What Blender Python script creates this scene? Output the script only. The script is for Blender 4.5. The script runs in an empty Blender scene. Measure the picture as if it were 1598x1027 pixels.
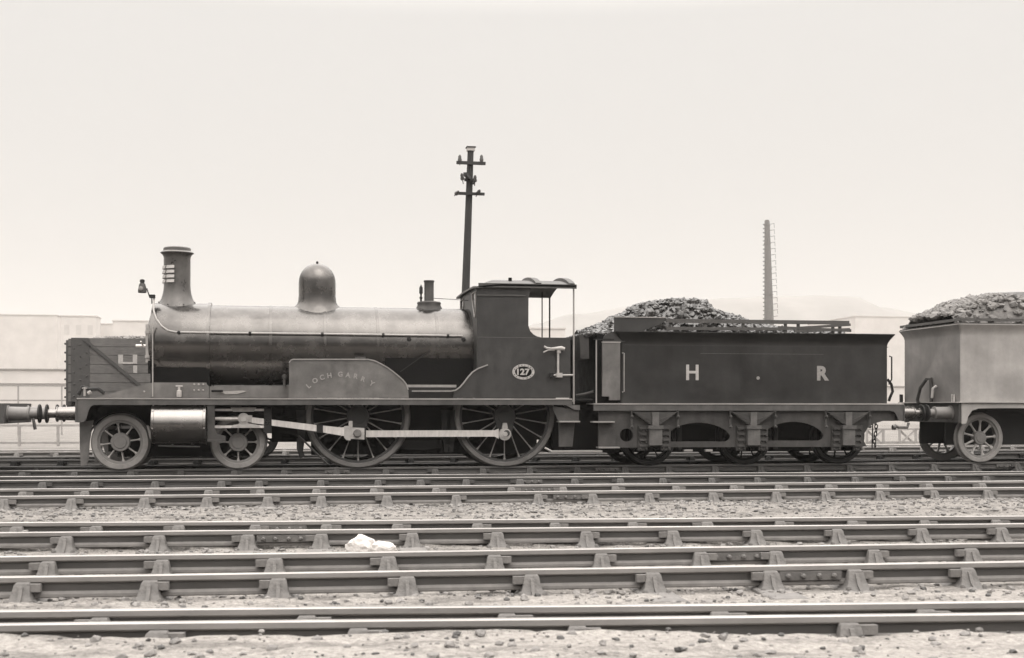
import bpy, math, random
from mathutils import Vector, Matrix, noise
from mathutils.geometry import tessellate_polygon
import numpy as np
random.seed(7)
R = math.radians
S = bpy.context.scene
COL = S.collection

# ------------------------------------------------------------------ camera, sky, sun, exposure
F_PX, W_PX, H_PX, YH, YAW, EYE = 1941.0, 1598.0, 1027.0, 635.0, R(10.2), 1.137
cd = bpy.data.cameras.new('camera'); cam = bpy.data.objects.new('camera', cd); COL.objects.link(cam)
cam.location = (0, 0, EYE)
cam.rotation_euler = (R(90), 0, -YAW)
cd.sensor_width = 36.0
cd.lens = 36.0 * F_PX / W_PX
cd.shift_y = (YH - H_PX / 2) / W_PX
cd.clip_start = 0.1; cd.clip_end = 9000
S.camera = cam
cd.dof.use_dof = True; cd.dof.focus_distance = 23.6; cd.dof.aperture_fstop = 4.0

SUN_EL, SUN_AZ = R(60), R(165)           # azimuth clockwise from +Y; the sun stands behind the camera, high
w = bpy.data.worlds.new("World"); S.world = w; w.use_nodes = True
nt = w.node_tree; nt.nodes.clear()
N = nt.nodes.new; L = nt.links.new
out = N('ShaderNodeOutputWorld'); bg = N('ShaderNodeBackground')
sky = N('ShaderNodeTexSky'); sky.sky_type = 'NISHITA'; sky.sun_disc = False
sky.sun_elevation = SUN_EL; sky.sun_rotation = SUN_AZ; sky.dust_density = 5; sky.air_density = 1.0
bw = N('ShaderNodeRGBToBW'); L(sky.outputs[0], bw.inputs[0])
tc = N('ShaderNodeTexCoord'); sep = N('ShaderNodeSeparateXYZ'); L(tc.outputs['Generated'], sep.inputs[0])
ramp = N('ShaderNodeValToRGB'); L(sep.outputs['Z'], ramp.inputs[0])       # overcast: far brighter overhead than at the horizon
cr = ramp.color_ramp
cr.elements[0].position = 0.0; cr.elements[0].color = (.338, .328, .316, 1)
cr.elements[1].position = 1.0; cr.elements[1].color = (2.7, 2.6, 2.5, 1)
e = cr.elements.new(.30); e.color = (.396, .385, .372, 1)
e = cr.elements.new(.5); e.color = (1.45, 1.39, 1.33, 1)
mul = N('ShaderNodeVectorMath'); mul.operation = 'SCALE'; L(ramp.outputs[0], mul.inputs[0]); mul.inputs['Scale'].default_value = 18.0
mix = N('ShaderNodeMix'); mix.data_type = 'RGBA'; mix.inputs[0].default_value = 0.97
L(bw.outputs[0], mix.inputs[6]); L(mul.outputs[0], mix.inputs[7])
L(mix.outputs[2], bg.inputs[0]); bg.inputs[1].default_value = 0.11
L(bg.outputs[0], out.inputs[0])
sd = bpy.data.lights.new('sun', 'SUN'); sun = bpy.data.objects.new('sun', sd); COL.objects.link(sun)
sd.energy = 1.0; sd.angle = R(45); sd.color = (1, .96, .9)
sdir = Vector((math.sin(SUN_AZ) * math.cos(SUN_EL), math.cos(SUN_AZ) * math.cos(SUN_EL), math.sin(SUN_EL)))
sun.rotation_euler = (-sdir).to_track_quat('-Z', 'Y').to_euler()
S.view_settings.view_transform = 'Standard'; S.view_settings.look = 'None'
S.view_settings.exposure = 0.0; S.view_settings.gamma = 1.0
S.cycles.volume_bounces = 1

# ------------------------------------------------------------------ surveying: photograph pixel -> metres on a plane at depth Y (or height Z)
def P(px, py, Y):
    t = math.tan(YAW + math.atan((px - 799.0) / F_PX)); X = Y * t
    d = Y * math.cos(YAW) + X * math.sin(YAW)
    return Vector((X, Y, EYE + (YH - py) / F_PX * d))
def G(px, py, z=0.0):
    d = (EYE - z) * F_PX / (py - YH); u = (px - 799.0) / F_PX * d
    return Vector((d * math.sin(YAW) + u * math.cos(YAW), d * math.cos(YAW) - u * math.sin(YAW), z))
def XZ(pts, Y):
    return [(P(a, b, Y).x, P(a, b, Y).z) for a, b in pts]

# ------------------------------------------------------------------ materials
TINT = (1.0, .945, .90)
def mat(name, g, rough=.6, metal=0.0, var=.25, scale=3.0, bump=0.0, bscale=40.0, g2=None, stretch=(1, 1, 1), spec=.5, contrast=.5, coat=0.0, streak=0.0):
    if metal < .3: g *= ALB
    m = bpy.data.materials.new(name); m.use_nodes = True
    t = m.node_tree; n = t.nodes; l = t.links; b = n['Principled BSDF']
    tcn = n.new('ShaderNodeTexCoord'); mp = n.new('ShaderNodeMapping'); mp.inputs['Scale'].default_value = stretch
    l.new(tcn.outputs['Object'], mp.inputs[0])
    ns = n.new('ShaderNodeTexNoise'); ns.inputs['Scale'].default_value = scale; ns.inputs['Detail'].default_value = 8; ns.inputs['Roughness'].default_value = .65
    l.new(mp.outputs[0], ns.inputs[0])
    rp = n.new('ShaderNodeValToRGB'); l.new(ns.outputs[0], rp.inputs[0])
    lo, hi = (g * (1 - var), g * (1 + var)) if g2 is None else (g, g2)
    rp.color_ramp.elements[0].position = .5 - .25 * contrast - .1; rp.color_ramp.elements[1].position = .5 + .25 * contrast + .1
    rp.color_ramp.elements[0].color = (lo * TINT[0], lo * TINT[1], lo * TINT[2], 1)
    rp.color_ramp.elements[1].color = (hi * TINT[0], hi * TINT[1], hi * TINT[2], 1)
    if streak > 0:
        m3 = n.new('ShaderNodeMapping'); m3.inputs['Scale'].default_value = (3.2, 3.2, .45); l.new(tcn.outputs['Object'], m3.inputs[0])
        n3 = n.new('ShaderNodeTexNoise'); n3.inputs['Scale'].default_value = 1.6; n3.inputs['Detail'].default_value = 6; l.new(m3.outputs[0], n3.inputs[0])
        n4 = n.new('ShaderNodeTexNoise'); n4.inputs['Scale'].default_value = 1.1; n4.inputs['Detail'].default_value = 9; n4.inputs['Roughness'].default_value = .7; l.new(tcn.outputs['Object'], n4.inputs[0])
        q1 = n.new('ShaderNodeMapRange'); l.new(n3.outputs[0], q1.inputs[0]); q1.inputs[1].default_value = .3; q1.inputs[2].default_value = .7; q1.inputs[3].default_value = 1 - streak * .35; q1.inputs[4].default_value = 1 + streak * .35
        q2 = n.new('ShaderNodeMapRange'); l.new(n4.outputs[0], q2.inputs[0]); q2.inputs[1].default_value = .35; q2.inputs[2].default_value = .65; q2.inputs[3].default_value = 1 - streak * .7; q2.inputs[4].default_value = 1 + streak * .9
        q3 = n.new('ShaderNodeMath'); q3.operation = 'MULTIPLY'; l.new(q1.outputs[0], q3.inputs[0]); l.new(q2.outputs[0], q3.inputs[1])
        q4 = n.new('ShaderNodeVectorMath'); q4.operation = 'SCALE'; l.new(rp.outputs[0], q4.inputs[0]); l.new(q3.outputs[0], q4.inputs['Scale'])
        l.new(q4.outputs[0], b.inputs['Base Color'])
    else: l.new(rp.outputs[0], b.inputs['Base Color'])
    b.inputs['Roughness'].default_value = rough; b.inputs['Metallic'].default_value = metal
    b.inputs['Specular IOR Level'].default_value = spec; b.inputs['Coat Weight'].default_value = coat; b.inputs['Coat Roughness'].default_value = .25
    n2 = n.new('ShaderNodeTexNoise'); n2.inputs['Scale'].default_value = bscale; n2.inputs['Detail'].default_value = 5
    l.new(mp.outputs[0], n2.inputs[0])
    mr = n.new('ShaderNodeMapRange'); l.new(ns.outputs[0], mr.inputs[0])
    mr.inputs[1].default_value = .3; mr.inputs[2].default_value = .7
    mr.inputs[3].default_value = max(.05, rough - .12); mr.inputs[4].default_value = min(1, rough + .12)
    l.new(mr.outputs[0], b.inputs['Roughness'])
    if bump > 0:
        bp = n.new('ShaderNodeBump'); bp.inputs['Strength'].default_value = 1.0; bp.inputs['Distance'].default_value = bump
        l.new(n2.outputs[0], bp.inputs['Height']); l.new(bp.outputs[0], b.inputs['Normal'])
    return m
M = {}
ALB = .68
M['boiler'] = mat('black_enamel', .106, .25, .92, .2, 2.2, .0004, 9, streak=0.16)
M['chimney'] = mat('chimney_paint', .10, .34, .6, .25, 4, .001, 20, streak=0.3)
M['cylinder'] = mat('cylinder_steel', .20, .24, .92, .1, 3, .0002, 8, streak=0.06)
M['paint'] = mat('dull_black_paint', .03, .5, 0, .35, 2.5, .001, 30, spec=.5, streak=0.4)
M['panel'] = mat('panel_paint', .020, .40, 0, .35, 1.6, .012, 1.6, spec=.5, streak=0.5)
M['splash'] = mat('splasher_paint', .14, .5, 0, .2, 4, .001, 30, spec=.5, streak=0.35)
M['cabpaint'] = mat('cab_paint', .030, .5, 0, .25, 4, .001, 30, spec=.5, streak=0.45)
M['roof'] = mat('cab_roof_paint', .07, .55, 0, .3, 5, .001, 30)
M['frame'] = mat('grimy_frame', .020, .7, 0, .4, 5, .003, 40, spec=.3)
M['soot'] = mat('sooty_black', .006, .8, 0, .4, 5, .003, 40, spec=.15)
M['tframe'] = mat('tender_frame_paint', .065, .65, 0, .25, 6, .002, 40, spec=.3, streak=0.4)
M['axlebox'] = mat('axlebox_paint', .11, .65, 0, .3, 8, .003, 50, streak=.3)
M['valance'] = mat('valance_paint', .085, .55, 0, .25, 3, .001, 30, streak=0.45)
M['bright'] = mat('worn_bright_edge', .45, .4, 0.2, .2, 3, 0)
M['steel'] = mat('bright_steel_rod', .85, .4, .25, .18, 5, .001, 30, stretch=(4, 1, 1))
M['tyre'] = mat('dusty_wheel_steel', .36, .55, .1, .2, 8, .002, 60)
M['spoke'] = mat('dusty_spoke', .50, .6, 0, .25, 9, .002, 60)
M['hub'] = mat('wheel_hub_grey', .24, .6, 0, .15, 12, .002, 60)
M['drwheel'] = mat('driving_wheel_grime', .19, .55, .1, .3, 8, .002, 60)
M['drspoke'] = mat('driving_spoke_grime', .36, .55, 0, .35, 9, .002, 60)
M['drhub'] = mat('driving_hub_grime', .035, .6, 0, .3, 9, .002, 60)
M['white'] = mat('pale_lettering', .50, .7, 0, .25, 30, 0)
M['faded'] = mat('faded_lettering', .33, .7, 0, .35, 40, 0)
M['rail_top'] = mat('worn_rail_top', .36, .36, .6, .25, 4, .0006, 40, stretch=(.3, 1, 1))
M['endplate'] = mat('shaded_end_plate', .20, .65, 0, .25, 2, .001, 30, streak=0.25)  # end plate colour darkened to stand for its shaded side
M['dusty'] = mat('dusty_lit_rail_foot', .24, .9, 0, .25, 8, .002, 60)  # rail foot lightened: dust, plus the light it catches put into the colour
M['pane'] = mat('window_glass', .02, .06, 0, .1, 5, 0)
M['rail_handle'] = mat('handrail_steel', .42, .45, .2, .2, 5, 0)
M['ghost'] = mat('ghost_lettering', .20, .8, 0, .5, 40, 0)
M['tender2'] = mat('faded_grey_tender', .42, .6, 0, 12 * .01, 2, .010, 1.8, streak=0.20)
M['coal'] = mat('coal', .055, .3, 0, .95, 9, .004, 60, spec=.7)
M['coaldust'] = mat('dusty_coal', .20, .7, 0, .7, 9, .004, 60)
M['wagon'] = mat('weathered_wagon_wood', .16, .8, 0, .3, 6, .003, 60, stretch=(1, 1, 6), streak=0.25)
M['iron'] = mat('dark_ironwork', .075, .65, 0, .3, 8, .002, 50)
M['wood'] = mat('old_grey_timber', .10, .85, 0, .35, 10, .003, 60, stretch=(1, 1, 8))
M['pole'] = mat('tarred_pole', .035, .8, 0, .3, 8, .003, 40, stretch=(3, 3, .4))
M['ceramic'] = mat('insulator', .10, .3, 0, .1, 8, 0)
M['lead'] = mat('pale_metal_cap', .6, .6, 0, .1, 8, 0)
M['railside'] = mat('dusty_lit_rail_side', .27, .6, 0, .25, 6, .001, 40, stretch=(.3, 1, 1))  # side of the rail head painted lighter as if lit, with dust
M['railhead'] = mat('shaded_rail_steel', .095, .5, .15, .25, 5, .0008, 40, stretch=(.3, 1, 1))  # web colour darkened for the shade under the rail head
M['chair'] = mat('cast_iron_chair', .18, .85, 0, .3, 12, .006, 50)
M['key'] = mat('oak_key', .22, .85, 0, .3, 15, .004, 60)
M['chairdark'] = mat('oily_iron_chair', .085, .8, 0, .35, 12, .006, 50)
M['railgrimy'] = mat('oily_rail_side', .11, .6, 0, .3, 6, .001, 40, stretch=(.3, 1, 1))
M['plate'] = mat('fishplate_iron', .15, .75, 0, .35, 12, .004, 60)
M['sleeper'] = mat('sleeper_timber', .22, .9, 0, .35, 10, .006, 60)
M['rock'] = mat('white_stone', .78, .9, 0, .14, 12, .012, 30)
M['stone'] = mat('ballast_stone', .26, .9, 0, .4, 9, .004, 60)
M['pale'] = mat('pale_stone_wall', .76, .9, 0, .10, .3, .01, 2)
M['pale2'] = mat('pale_roof', .66, .9, 0, .10, .3, .01, 2)
M['brick'] = mat('smoky_brick', .16, .9, 0, .25, 2, .02, 6)
M['hill'] = mat('far_hillside', .22, 1.0, 0, .3, .02, 0)
M['fence'] = mat('weathered_fence_wood', .40, .9, 0, .2, 6, .002, 40)
M['glass'] = mat('lamp_glass', .3, .15, 0, .1, 10, 0)

# ------------------------------------------------------------------ mesh builder
def basis(ax):
    ax = Vector(ax).normalized()
    u = ax.cross(Vector((0, 0, 1)))
    if u.length < 1e-4: u = ax.cross(Vector((0, 1, 0)))
    u.normalize(); return ax, u, ax.cross(u)
class MB:
    def __init__(s): s.v = []; s.f = []
    def add(s, vs, fs):
        k = len(s.v); s.v += [tuple(q) for q in vs]; s.f += [tuple(i + k for i in f) for f in fs]; return s
    def box(s, x0, x1, y0, y1, z0, z1):
        vs = [(x, y, z) for z in (z0, z1) for y in (y0, y1) for x in (x0, x1)]
        return s.add(vs, [(0, 2, 3, 1), (4, 5, 7, 6), (0, 1, 5, 4), (2, 6, 7, 3), (0, 4, 6, 2), (1, 3, 7, 5)])
    def prism(s, pts, y0, y1, holes=(), axis='Y'):
        loops = [list(pts)] + [list(h) for h in holes]
        tri = tessellate_polygon([[Vector((a, b, 0)) for a, b in lp] for lp in loops])
        flat = [q for lp in loops for q in lp]; n = len(flat)
        def mk(a, b, c): return (a, c, b) if axis == 'Y' else ((c, a, b) if axis == 'X' else (a, b, c))
        vs = [mk(a, b, y0) for a, b in flat] + [mk(a, b, y1) for a, b in flat]
        fs = [tuple(t) for t in tri] + [tuple(i + n for i in reversed(t)) for t in tri]
        k = 0
        for lp in loops:
            m_ = len(lp)
            for i in range(m_):
                a, b = k + i, k + (i + 1) % m_
                fs.append((a, b, b + n, a + n))
            k += m_
        return s.add(vs, fs)
    def tube(s, pts, r, n=8, sx=1.0):
        pts = [Vector(p) for p in pts]; rs = r if isinstance(r, (list, tuple)) else [r] * len(pts)
        vs = []; fs = []; up = None
        for i, p in enumerate(pts):
            d = (pts[min(i + 1, len(pts) - 1)] - pts[max(i - 1, 0)])
            ax, u, v = basis(d)
            if up is not None:
                u = (up - ax * up.dot(ax)).normalized(); v = ax.cross(u)
            up = u
            for k in range(n):
                a = 2 * math.pi * k / n
                vs.append(p + u * math.cos(a) * rs[i] + v * math.sin(a) * rs[i])
        for i in range(len(pts) - 1):
            for k in range(n):
                a, b = i * n + k, i * n + (k + 1) % n
                fs.append((a, b, b + n, a + n))
        fs.append(tuple(range(n - 1, -1, -1))); fs.append(tuple((len(pts) - 1) * n + k for k in range(n)))
        return s.add(vs, fs)
    def bar(s, a, b, w, h, up=(0, 0, 1)):
        a = Vector(a); b = Vector(b); ax = (b - a).normalized(); up = Vector(up)
        sd_ = ax.cross(up).normalized(); up = sd_.cross(ax)
        vs = [p + sd_ * (i * w / 2) + up * (j * h / 2) for p in (a, b) for i, j in ((-1, -1), (1, -1), (1, 1), (-1, 1))]
        return s.add(vs, [(0, 1, 2, 3), (7, 6, 5, 4), (0, 4, 5, 1), (1, 5, 6, 2), (2, 6, 7, 3), (3, 7, 4, 0)])
    def lathe(s, prof, o, axis=(0, 0, 1), n=32, a0=0.0, a1=2 * math.pi, cap=True, zfun=None):
        ax, u, v = basis(axis); o = Vector(o); full = abs(a1 - a0 - 2 * math.pi) < 1e-6
        m_ = n if full else n + 1; vs = []; fs = []
        for r_, h_ in prof:
            for k in range(m_):
                a = a0 + (a1 - a0) * k / n
                vs.append(o + ax * h_ + u * math.cos(a) * r_ + v * math.sin(a) * r_)
        for i in range(len(prof) - 1):
            for k in range(n):
                a, b = i * m_ + k, i * m_ + (k + 1) % m_
                fs.append((a, b, b + m_, a + m_))
        if cap and full:
            if prof[0][0] > 1e-5: fs.append(tuple(range(m_ - 1, -1, -1)))
            if prof[-1][0] > 1e-5: fs.append(tuple((len(prof) - 1) * m_ + k for k in range(m_)))
        return s.add(vs, fs)
    def rock(s, c, r, sq=(1, 1, 1), jit=.3, rnd=random):
        g = (1 + 5 ** .5) / 2; q = rnd.random() * 6.28
        base = [(-1, g, 0), (1, g, 0), (-1, -g, 0), (1, -g, 0), (0, -1, g), (0, 1, g), (0, -1, -g), (0, 1, -g), (g, 0, -1), (g, 0, 1), (-g, 0, -1), (-g, 0, 1)]
        fs = [(0, 11, 5), (0, 5, 1), (0, 1, 7), (0, 7, 10), (0, 10, 11), (1, 5, 9), (5, 11, 4), (11, 10, 2), (10, 7, 6), (7, 1, 8), (3, 9, 4), (3, 4, 2), (3, 2, 6), (3, 6, 8), (3, 8, 9), (4, 9, 5), (2, 4, 11), (6, 2, 10), (8, 6, 7), (9, 8, 1)]
        vs = []
        rot = Matrix.Rotation(q, 3, Vector((rnd.random() - .5, rnd.random() - .5, rnd.random() - .5)).normalized())
        for b in base:
            p = rot @ (Vector(b) / 1.902) * (r * (1 + (rnd.random() - .5) * 2 * jit))
            vs.append((c[0] + p.x * sq[0], c[1] + p.y * sq[1], c[2] + p.z * sq[2]))
        return s.add(vs, fs)
    def bolts(s, pts, r=.014, t=.012, axis=(0, -1, 0)):
        for p in pts: s.lathe([(r, 0), (r, t * .6), (r * .5, t)], p, axis, 6)
        return s
    def build(s, name, m, parent=None, smooth=35, flat=False):
        me = bpy.data.meshes.new(name); a = np.array(s.v, dtype=float)
        c = (a.min(0) + a.max(0)) / 2
        if parent is None: c[2] = a[:, 2].min()
        me.from_pydata((a - c).tolist(), [], s.f); me.update()
        import bmesh
        bm = bmesh.new(); bm.from_mesh(me); bmesh.ops.recalc_face_normals(bm, faces=bm.faces[:]); bm.to_mesh(me); bm.free()
        if not flat:
            me.shade_smooth(); me.set_sharp_from_angle(angle=R(smooth))
        me.materials.append(m)
        o = bpy.data.objects.new(name, me); COL.objects.link(o)
        c = Vector(c)
        if parent is not None:
            o.parent = parent; o.location = c - WL[parent.name]
        else: o.location = c
        WL[o.name] = c
        return o
WL = {}
def thing(name, label, cat, loc=(0, 0, 0), group=None):
    o = bpy.data.objects.new(name, None); COL.objects.link(o); o.location = loc; o.empty_display_size = .2
    o['label'] = label; o['category'] = cat
    if group: o['group'] = group
    WL[o.name] = Vector(loc); return o
def tag(o, label=None, cat=None, group=None, kind=None):
    if label: o['label'] = label
    if cat: o['category'] = cat
    if group: o['group'] = group
    if kind: o['kind'] = kind
    return o
def copy_tree(o, parent=None):
    c = o.copy(); COL.objects.link(c); c.parent = parent
    for ch in list(o.children): copy_tree(ch, c)
    return c
def text_mesh(body, size, bold=0.0, depth=.004):
    cu = bpy.data.curves.new('t', 'FONT'); cu.body = body; cu.size = size; cu.offset = bold; cu.extrude = depth / 2
    cu.align_x = 'CENTER'; cu.align_y = 'CENTER'; cu.resolution_u = 3
    ob = bpy.data.objects.new('t', cu); COL.objects.link(ob)
    dg = bpy.context.evaluated_depsgraph_get(); me = ob.evaluated_get(dg).to_mesh()
    vs = [v.co.copy() for v in me.vertices]; fs = [tuple(p.vertices) for p in me.polygons]
    bpy.data.objects.remove(ob); bpy.data.curves.remove(cu)
    return vs, fs
def put_text(mb, body, c, size, rot=0.0, bold=0.0, fit=None):
    vs, fs = text_mesh(body, size, bold)
    xs = [v.x for v in vs]; ys = [v.y for v in vs]
    cx, cy = (min(xs) + max(xs)) / 2, (min(ys) + max(ys)) / 2; fx = fy = 1
    if fit: fx = fit[0] / (max(xs) - min(xs)); fy = fit[1] / (max(ys) - min(ys))
    ca, sa = math.cos(rot), math.sin(rot); o = []
    for v in vs:
        a, b = (v.x - cx) * fx, (v.y - cy) * fy
        o.append((c[0] + a * ca - b * sa, c[1] - v.z, c[2] + a * sa + b * ca))
    mb.add(o, fs)
def hsh(i): return (math.sin(i * 12.9898) * 43758.5453) % 1.0

# ------------------------------------------------------------------ ground
RN0, RN1 = G(45, 973.5), G(1545, 957)
RA0, RA1, RB0, RB1 = G(45, 815.2), G(1545, 805.3), G(45, 830.5), G(1545, 817)
def ground_z(x, y):
    z = -.176 + .02 * noise.noise(Vector((x * .5, y * .5, 0))) + .018 * noise.noise(Vector((x * 2.3, y * 2.3, 4)))
    # ash heaped up beside the nearest rail
    ye = RN0.y + (RN1.y - RN0.y) * (x - RN0.x) / (RN1.x - RN0.x)
    if y < ye - .03: z += .128 * min(1.0, (ye - .03 - y) / .05) * (1.0 - .22 * min(1, max(0, x - 1.6)))
    elif ye + .04 < y < ye + .62: z += .085
    elif y < ye + 1.9: z += .02
    r5 = RA0.y + (RA1.y - RA0.y) * (x - RA0.x) / (RA1.x - RA0.x); r6 = RB0.y + (RB1.y - RB0.y) * (x - RB0.x) / (RB1.x - RB0.x)
    if r6 + .04 < y < r5: z += (.075 if x < 5.2 or x > 9.5 else .03) + .02 * noise.noise(Vector((x * 1.3, y, 2)))
    if 13.4 < y < 16.6: z += .035 * math.sin((y - 13.4) / 3.2 * math.pi)
    return z
def make_ground():
    xs = np.concatenate([[-3500, -1500, -600, -250, -110, -50, -25, -14], np.arange(-9, 19.01, .09), [24, 34, 60, 120, 260, 600, 1500, 3500]])
    ys = np.concatenate([[-60, -20, -5, 2], np.arange(4.6, 28, .09), [30, 33, 37, 42, 50, 65, 90, 140, 240, 420, 800, 1500, 3400]])
    nx, ny = len(xs), len(ys); co = np.zeros((ny, nx, 3)); co[:, :, 0] = xs[None, :]; co[:, :, 1] = ys[:, None]
    for j, y in enumerate(ys):
        for i, x in enumerate(xs):
            if -10 < x < 25 and 4 < y < 34:
                co[j, i, 2] = ground_z(x, y) + .020 * noise.noise(Vector((x * 6, y * 9, 9))) 
            else: co[j, i, 2] = -.165
    idx = np.arange(nx * ny).reshape(ny, nx)
    q = np.stack([idx[:-1, :-1], idx[:-1, 1:], idx[1:, 1:], idx[1:, :-1]], -1).reshape(-1, 4)
    me = bpy.data.meshes.new('ground'); me.vertices.add(nx * ny); me.vertices.foreach_set('co', co.ravel())
    me.loops.add(q.size); me.loops.foreach_set('vertex_index', q.ravel().astype(np.int32))
    me.polygons.add(len(q)); me.polygons.foreach_set('loop_start', np.arange(0, q.size, 4, dtype=np.int32)); me.update(); me.validate()
    me.shade_smooth()
    o = bpy.data.objects.new('ground', me); COL.objects.link(o); o['kind'] = 'structure'
    m = bpy.data.materials.new('ash_and_ballast'); m.use_nodes = True
    n = m.node_tree.nodes; l = m.node_tree.links; b = n['Principled BSDF']
    tc = n.new('ShaderNodeTexCoord')
    sp = n.new('ShaderNodeSeparateXYZ'); l.new(tc.outputs['Object'], sp.inputs[0])
    nz = n.new('ShaderNodeTexNoise'); nz.inputs['Scale'].default_value = .7; nz.inputs['Detail'].default_value = 6; l.new(tc.outputs['Object'], nz.inputs[0])
    ad = n.new('ShaderNodeMath'); ad.operation = 'MULTIPLY_ADD'; l.new(nz.outputs[0], ad.inputs[0]); ad.inputs[1].default_value = 3.0; l.new(sp.outputs['Y'], ad.inputs[2])
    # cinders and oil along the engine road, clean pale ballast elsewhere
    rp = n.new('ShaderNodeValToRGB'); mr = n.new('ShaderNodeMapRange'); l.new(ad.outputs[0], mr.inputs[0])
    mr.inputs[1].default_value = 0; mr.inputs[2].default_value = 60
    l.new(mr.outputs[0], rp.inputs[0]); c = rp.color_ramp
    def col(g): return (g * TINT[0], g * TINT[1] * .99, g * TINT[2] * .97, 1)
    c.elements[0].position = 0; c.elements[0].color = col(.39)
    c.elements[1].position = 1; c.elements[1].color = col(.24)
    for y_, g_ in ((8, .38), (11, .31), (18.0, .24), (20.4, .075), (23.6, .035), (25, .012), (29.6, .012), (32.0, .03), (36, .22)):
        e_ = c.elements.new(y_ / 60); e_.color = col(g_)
    gr = n.new('ShaderNodeTexNoise'); gr.inputs['Scale'].default_value = 26; gr.inputs['Detail'].default_value = 8; gr.inputs['Roughness'].default_value = .75
    l.new(tc.outputs['Object'], gr.inputs[0])
    vr = n.new('ShaderNodeTexVoronoi'); vr.inputs['Scale'].default_value = 34; l.new(tc.outputs['Object'], vr.inputs[0])
    m2 = n.new('ShaderNodeMapRange'); l.new(gr.outputs[0], m2.inputs[0]); m2.inputs[1].default_value = .35; m2.inputs[2].default_value = .62; m2.inputs[3].default_value = .6; m2.inputs[4].default_value = 1.15
    st = n.new('ShaderNodeTexNoise'); st.inputs['Scale'].default_value = 1.7; st.inputs['Detail'].default_value = 9; st.inputs['Roughness'].default_value = .7
    mps = n.new('ShaderNodeMapping'); mps.inputs['Scale'].default_value = (.7, 2.2, 1); l.new(tc.outputs['Object'], mps.inputs[0]); l.new(mps.outputs[0], st.inputs[0])
    m5 = n.new('ShaderNodeMapRange'); l.new(st.outputs[0], m5.inputs[0]); m5.inputs[1].default_value = .38; m5.inputs[2].default_value = .52; m5.inputs[3].default_value = .62; m5.inputs[4].default_value = 1.06
    m6 = n.new('ShaderNodeMath'); m6.operation = 'MULTIPLY'; l.new(m2.outputs[0], m6.inputs[0]); l.new(m5.outputs[0], m6.inputs[1])
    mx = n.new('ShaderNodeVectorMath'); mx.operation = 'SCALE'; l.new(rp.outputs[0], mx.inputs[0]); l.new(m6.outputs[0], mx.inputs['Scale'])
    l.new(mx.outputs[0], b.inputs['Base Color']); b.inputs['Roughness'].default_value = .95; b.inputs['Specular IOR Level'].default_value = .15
    bp = n.new('ShaderNodeBump'); bp.inputs['Distance'].default_value = .03; l.new(gr.outputs[0], bp.inputs['Height'])
    bp2 = n.new('ShaderNodeBump'); bp2.inputs['Distance'].default_value = .012; l.new(vr.outputs['Distance'], bp2.inputs['Height']); l.new(bp.outputs[0], bp2.inputs['Normal'])
    l.new(bp2.outputs[0], b.inputs['Normal'])
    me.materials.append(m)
make_ground()

# ------------------------------------------------------------------ track: each rail is a thing with its chairs, keys and fishplates
def rail_bar_mb(L_):
    prof = [(-.033, -.004), (-.027, 0), (.027, 0), (.033, -.004), (.034, -.034), (.026, -.044), (.010, -.052), (.009, -.10), (.024, -.112), (.029, -.118), (.029, -.138), (.022, -.145),
            (-.022, -.145), (-.029, -.138), (-.029, -.118), (-.024, -.112), (-.009, -.10), (-.010, -.052), (-.026, -.044), (-.034, -.034)]
    n_ = max(2, int(L_ / .45)); m_ = len(prof); vs = []; fs = []; sd_ = random.random() * 50
    for i in range(n_ + 1):
        x = L_ * i / n_; dz_ = .006 * noise.noise(Vector((x * .35, sd_, 0))); dy_ = .006 * noise.noise(Vector((x * .3, sd_, 9)))
        vs += [(x, a + dy_, b + dz_) for a, b in prof]
    for i in range(n_):
        for k in range(m_): a, b = i * m_ + k, i * m_ + (k + 1) % m_; fs.append((a, b, b + m_, a + m_))
    fs += [tuple(range(m_ - 1, -1, -1)), tuple(n_ * m_ + k for k in range(m_))]
    return MB().add(vs, fs)
def loft(mb, secs):     # secs: (z, x0, x1, y0, y1)
    vs = []; fs = []
    for z, x0, x1, y0, y1 in secs: vs += [(x0, y0, z), (x1, y0, z), (x1, y1, z), (x0, y1, z)]
    for i in range(len(secs) - 1):
        for k in range(4):
            a, b = i * 4 + k, i * 4 + (k + 1) % 4; fs.append((a, b, b + 4, a + 4))
    fs.append((3, 2, 1, 0)); n = (len(secs) - 1) * 4; fs.append((n, n + 1, n + 2, n + 3)); mb.add(vs, fs)
cm = MB()
for sg in (-1, 1):
    secs = [(-.235, .125, .20), (-.190, .122, .195), (-.172, .105, .165), (-.150, .080, .130), (-.11, .066, .104), (-.07, .056, .088), (-.048, .050, .078), (-.036, .040, .064)]
    s2 = []
    for z, hx, yo in secs:
        yi = .031 if z > -.15 else .0
        s2.append((z, -hx, hx, min(sg * yo, sg * yi), max(sg * yo, sg * yi)))
    loft(cm, s2)
    cm.bolts([(sx * .085, sg * .155, -.176) for sx in (-1, 1)], .020, .034, (0, 0, 1))
    loft(cm, [(z_, -.012, .012, min(sg * y0_, sg * y1_), max(sg * y0_, sg * y1_)) for z_, y0_, y1_ in ((-.17, .05, .19), (-.13, .05, .135), (-.06, .05, .098))])
for _i in range(len(cm.v)):
    x_, y_, z_ = cm.v[_i]; q_ = noise.noise(Vector((x_ * 14, y_ * 14, z_ * 14))) * .008; cm.v[_i] = (x_ + q_, y_ + q_, z_)
CHAIR = KEY = PLATE = SLEEPER = None
def place(o, parent, p, rz=0.0):
    COL.objects.link(o); o.parent = parent; o.location = p; o.rotation_euler = (0, 0, rz); return o
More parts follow.
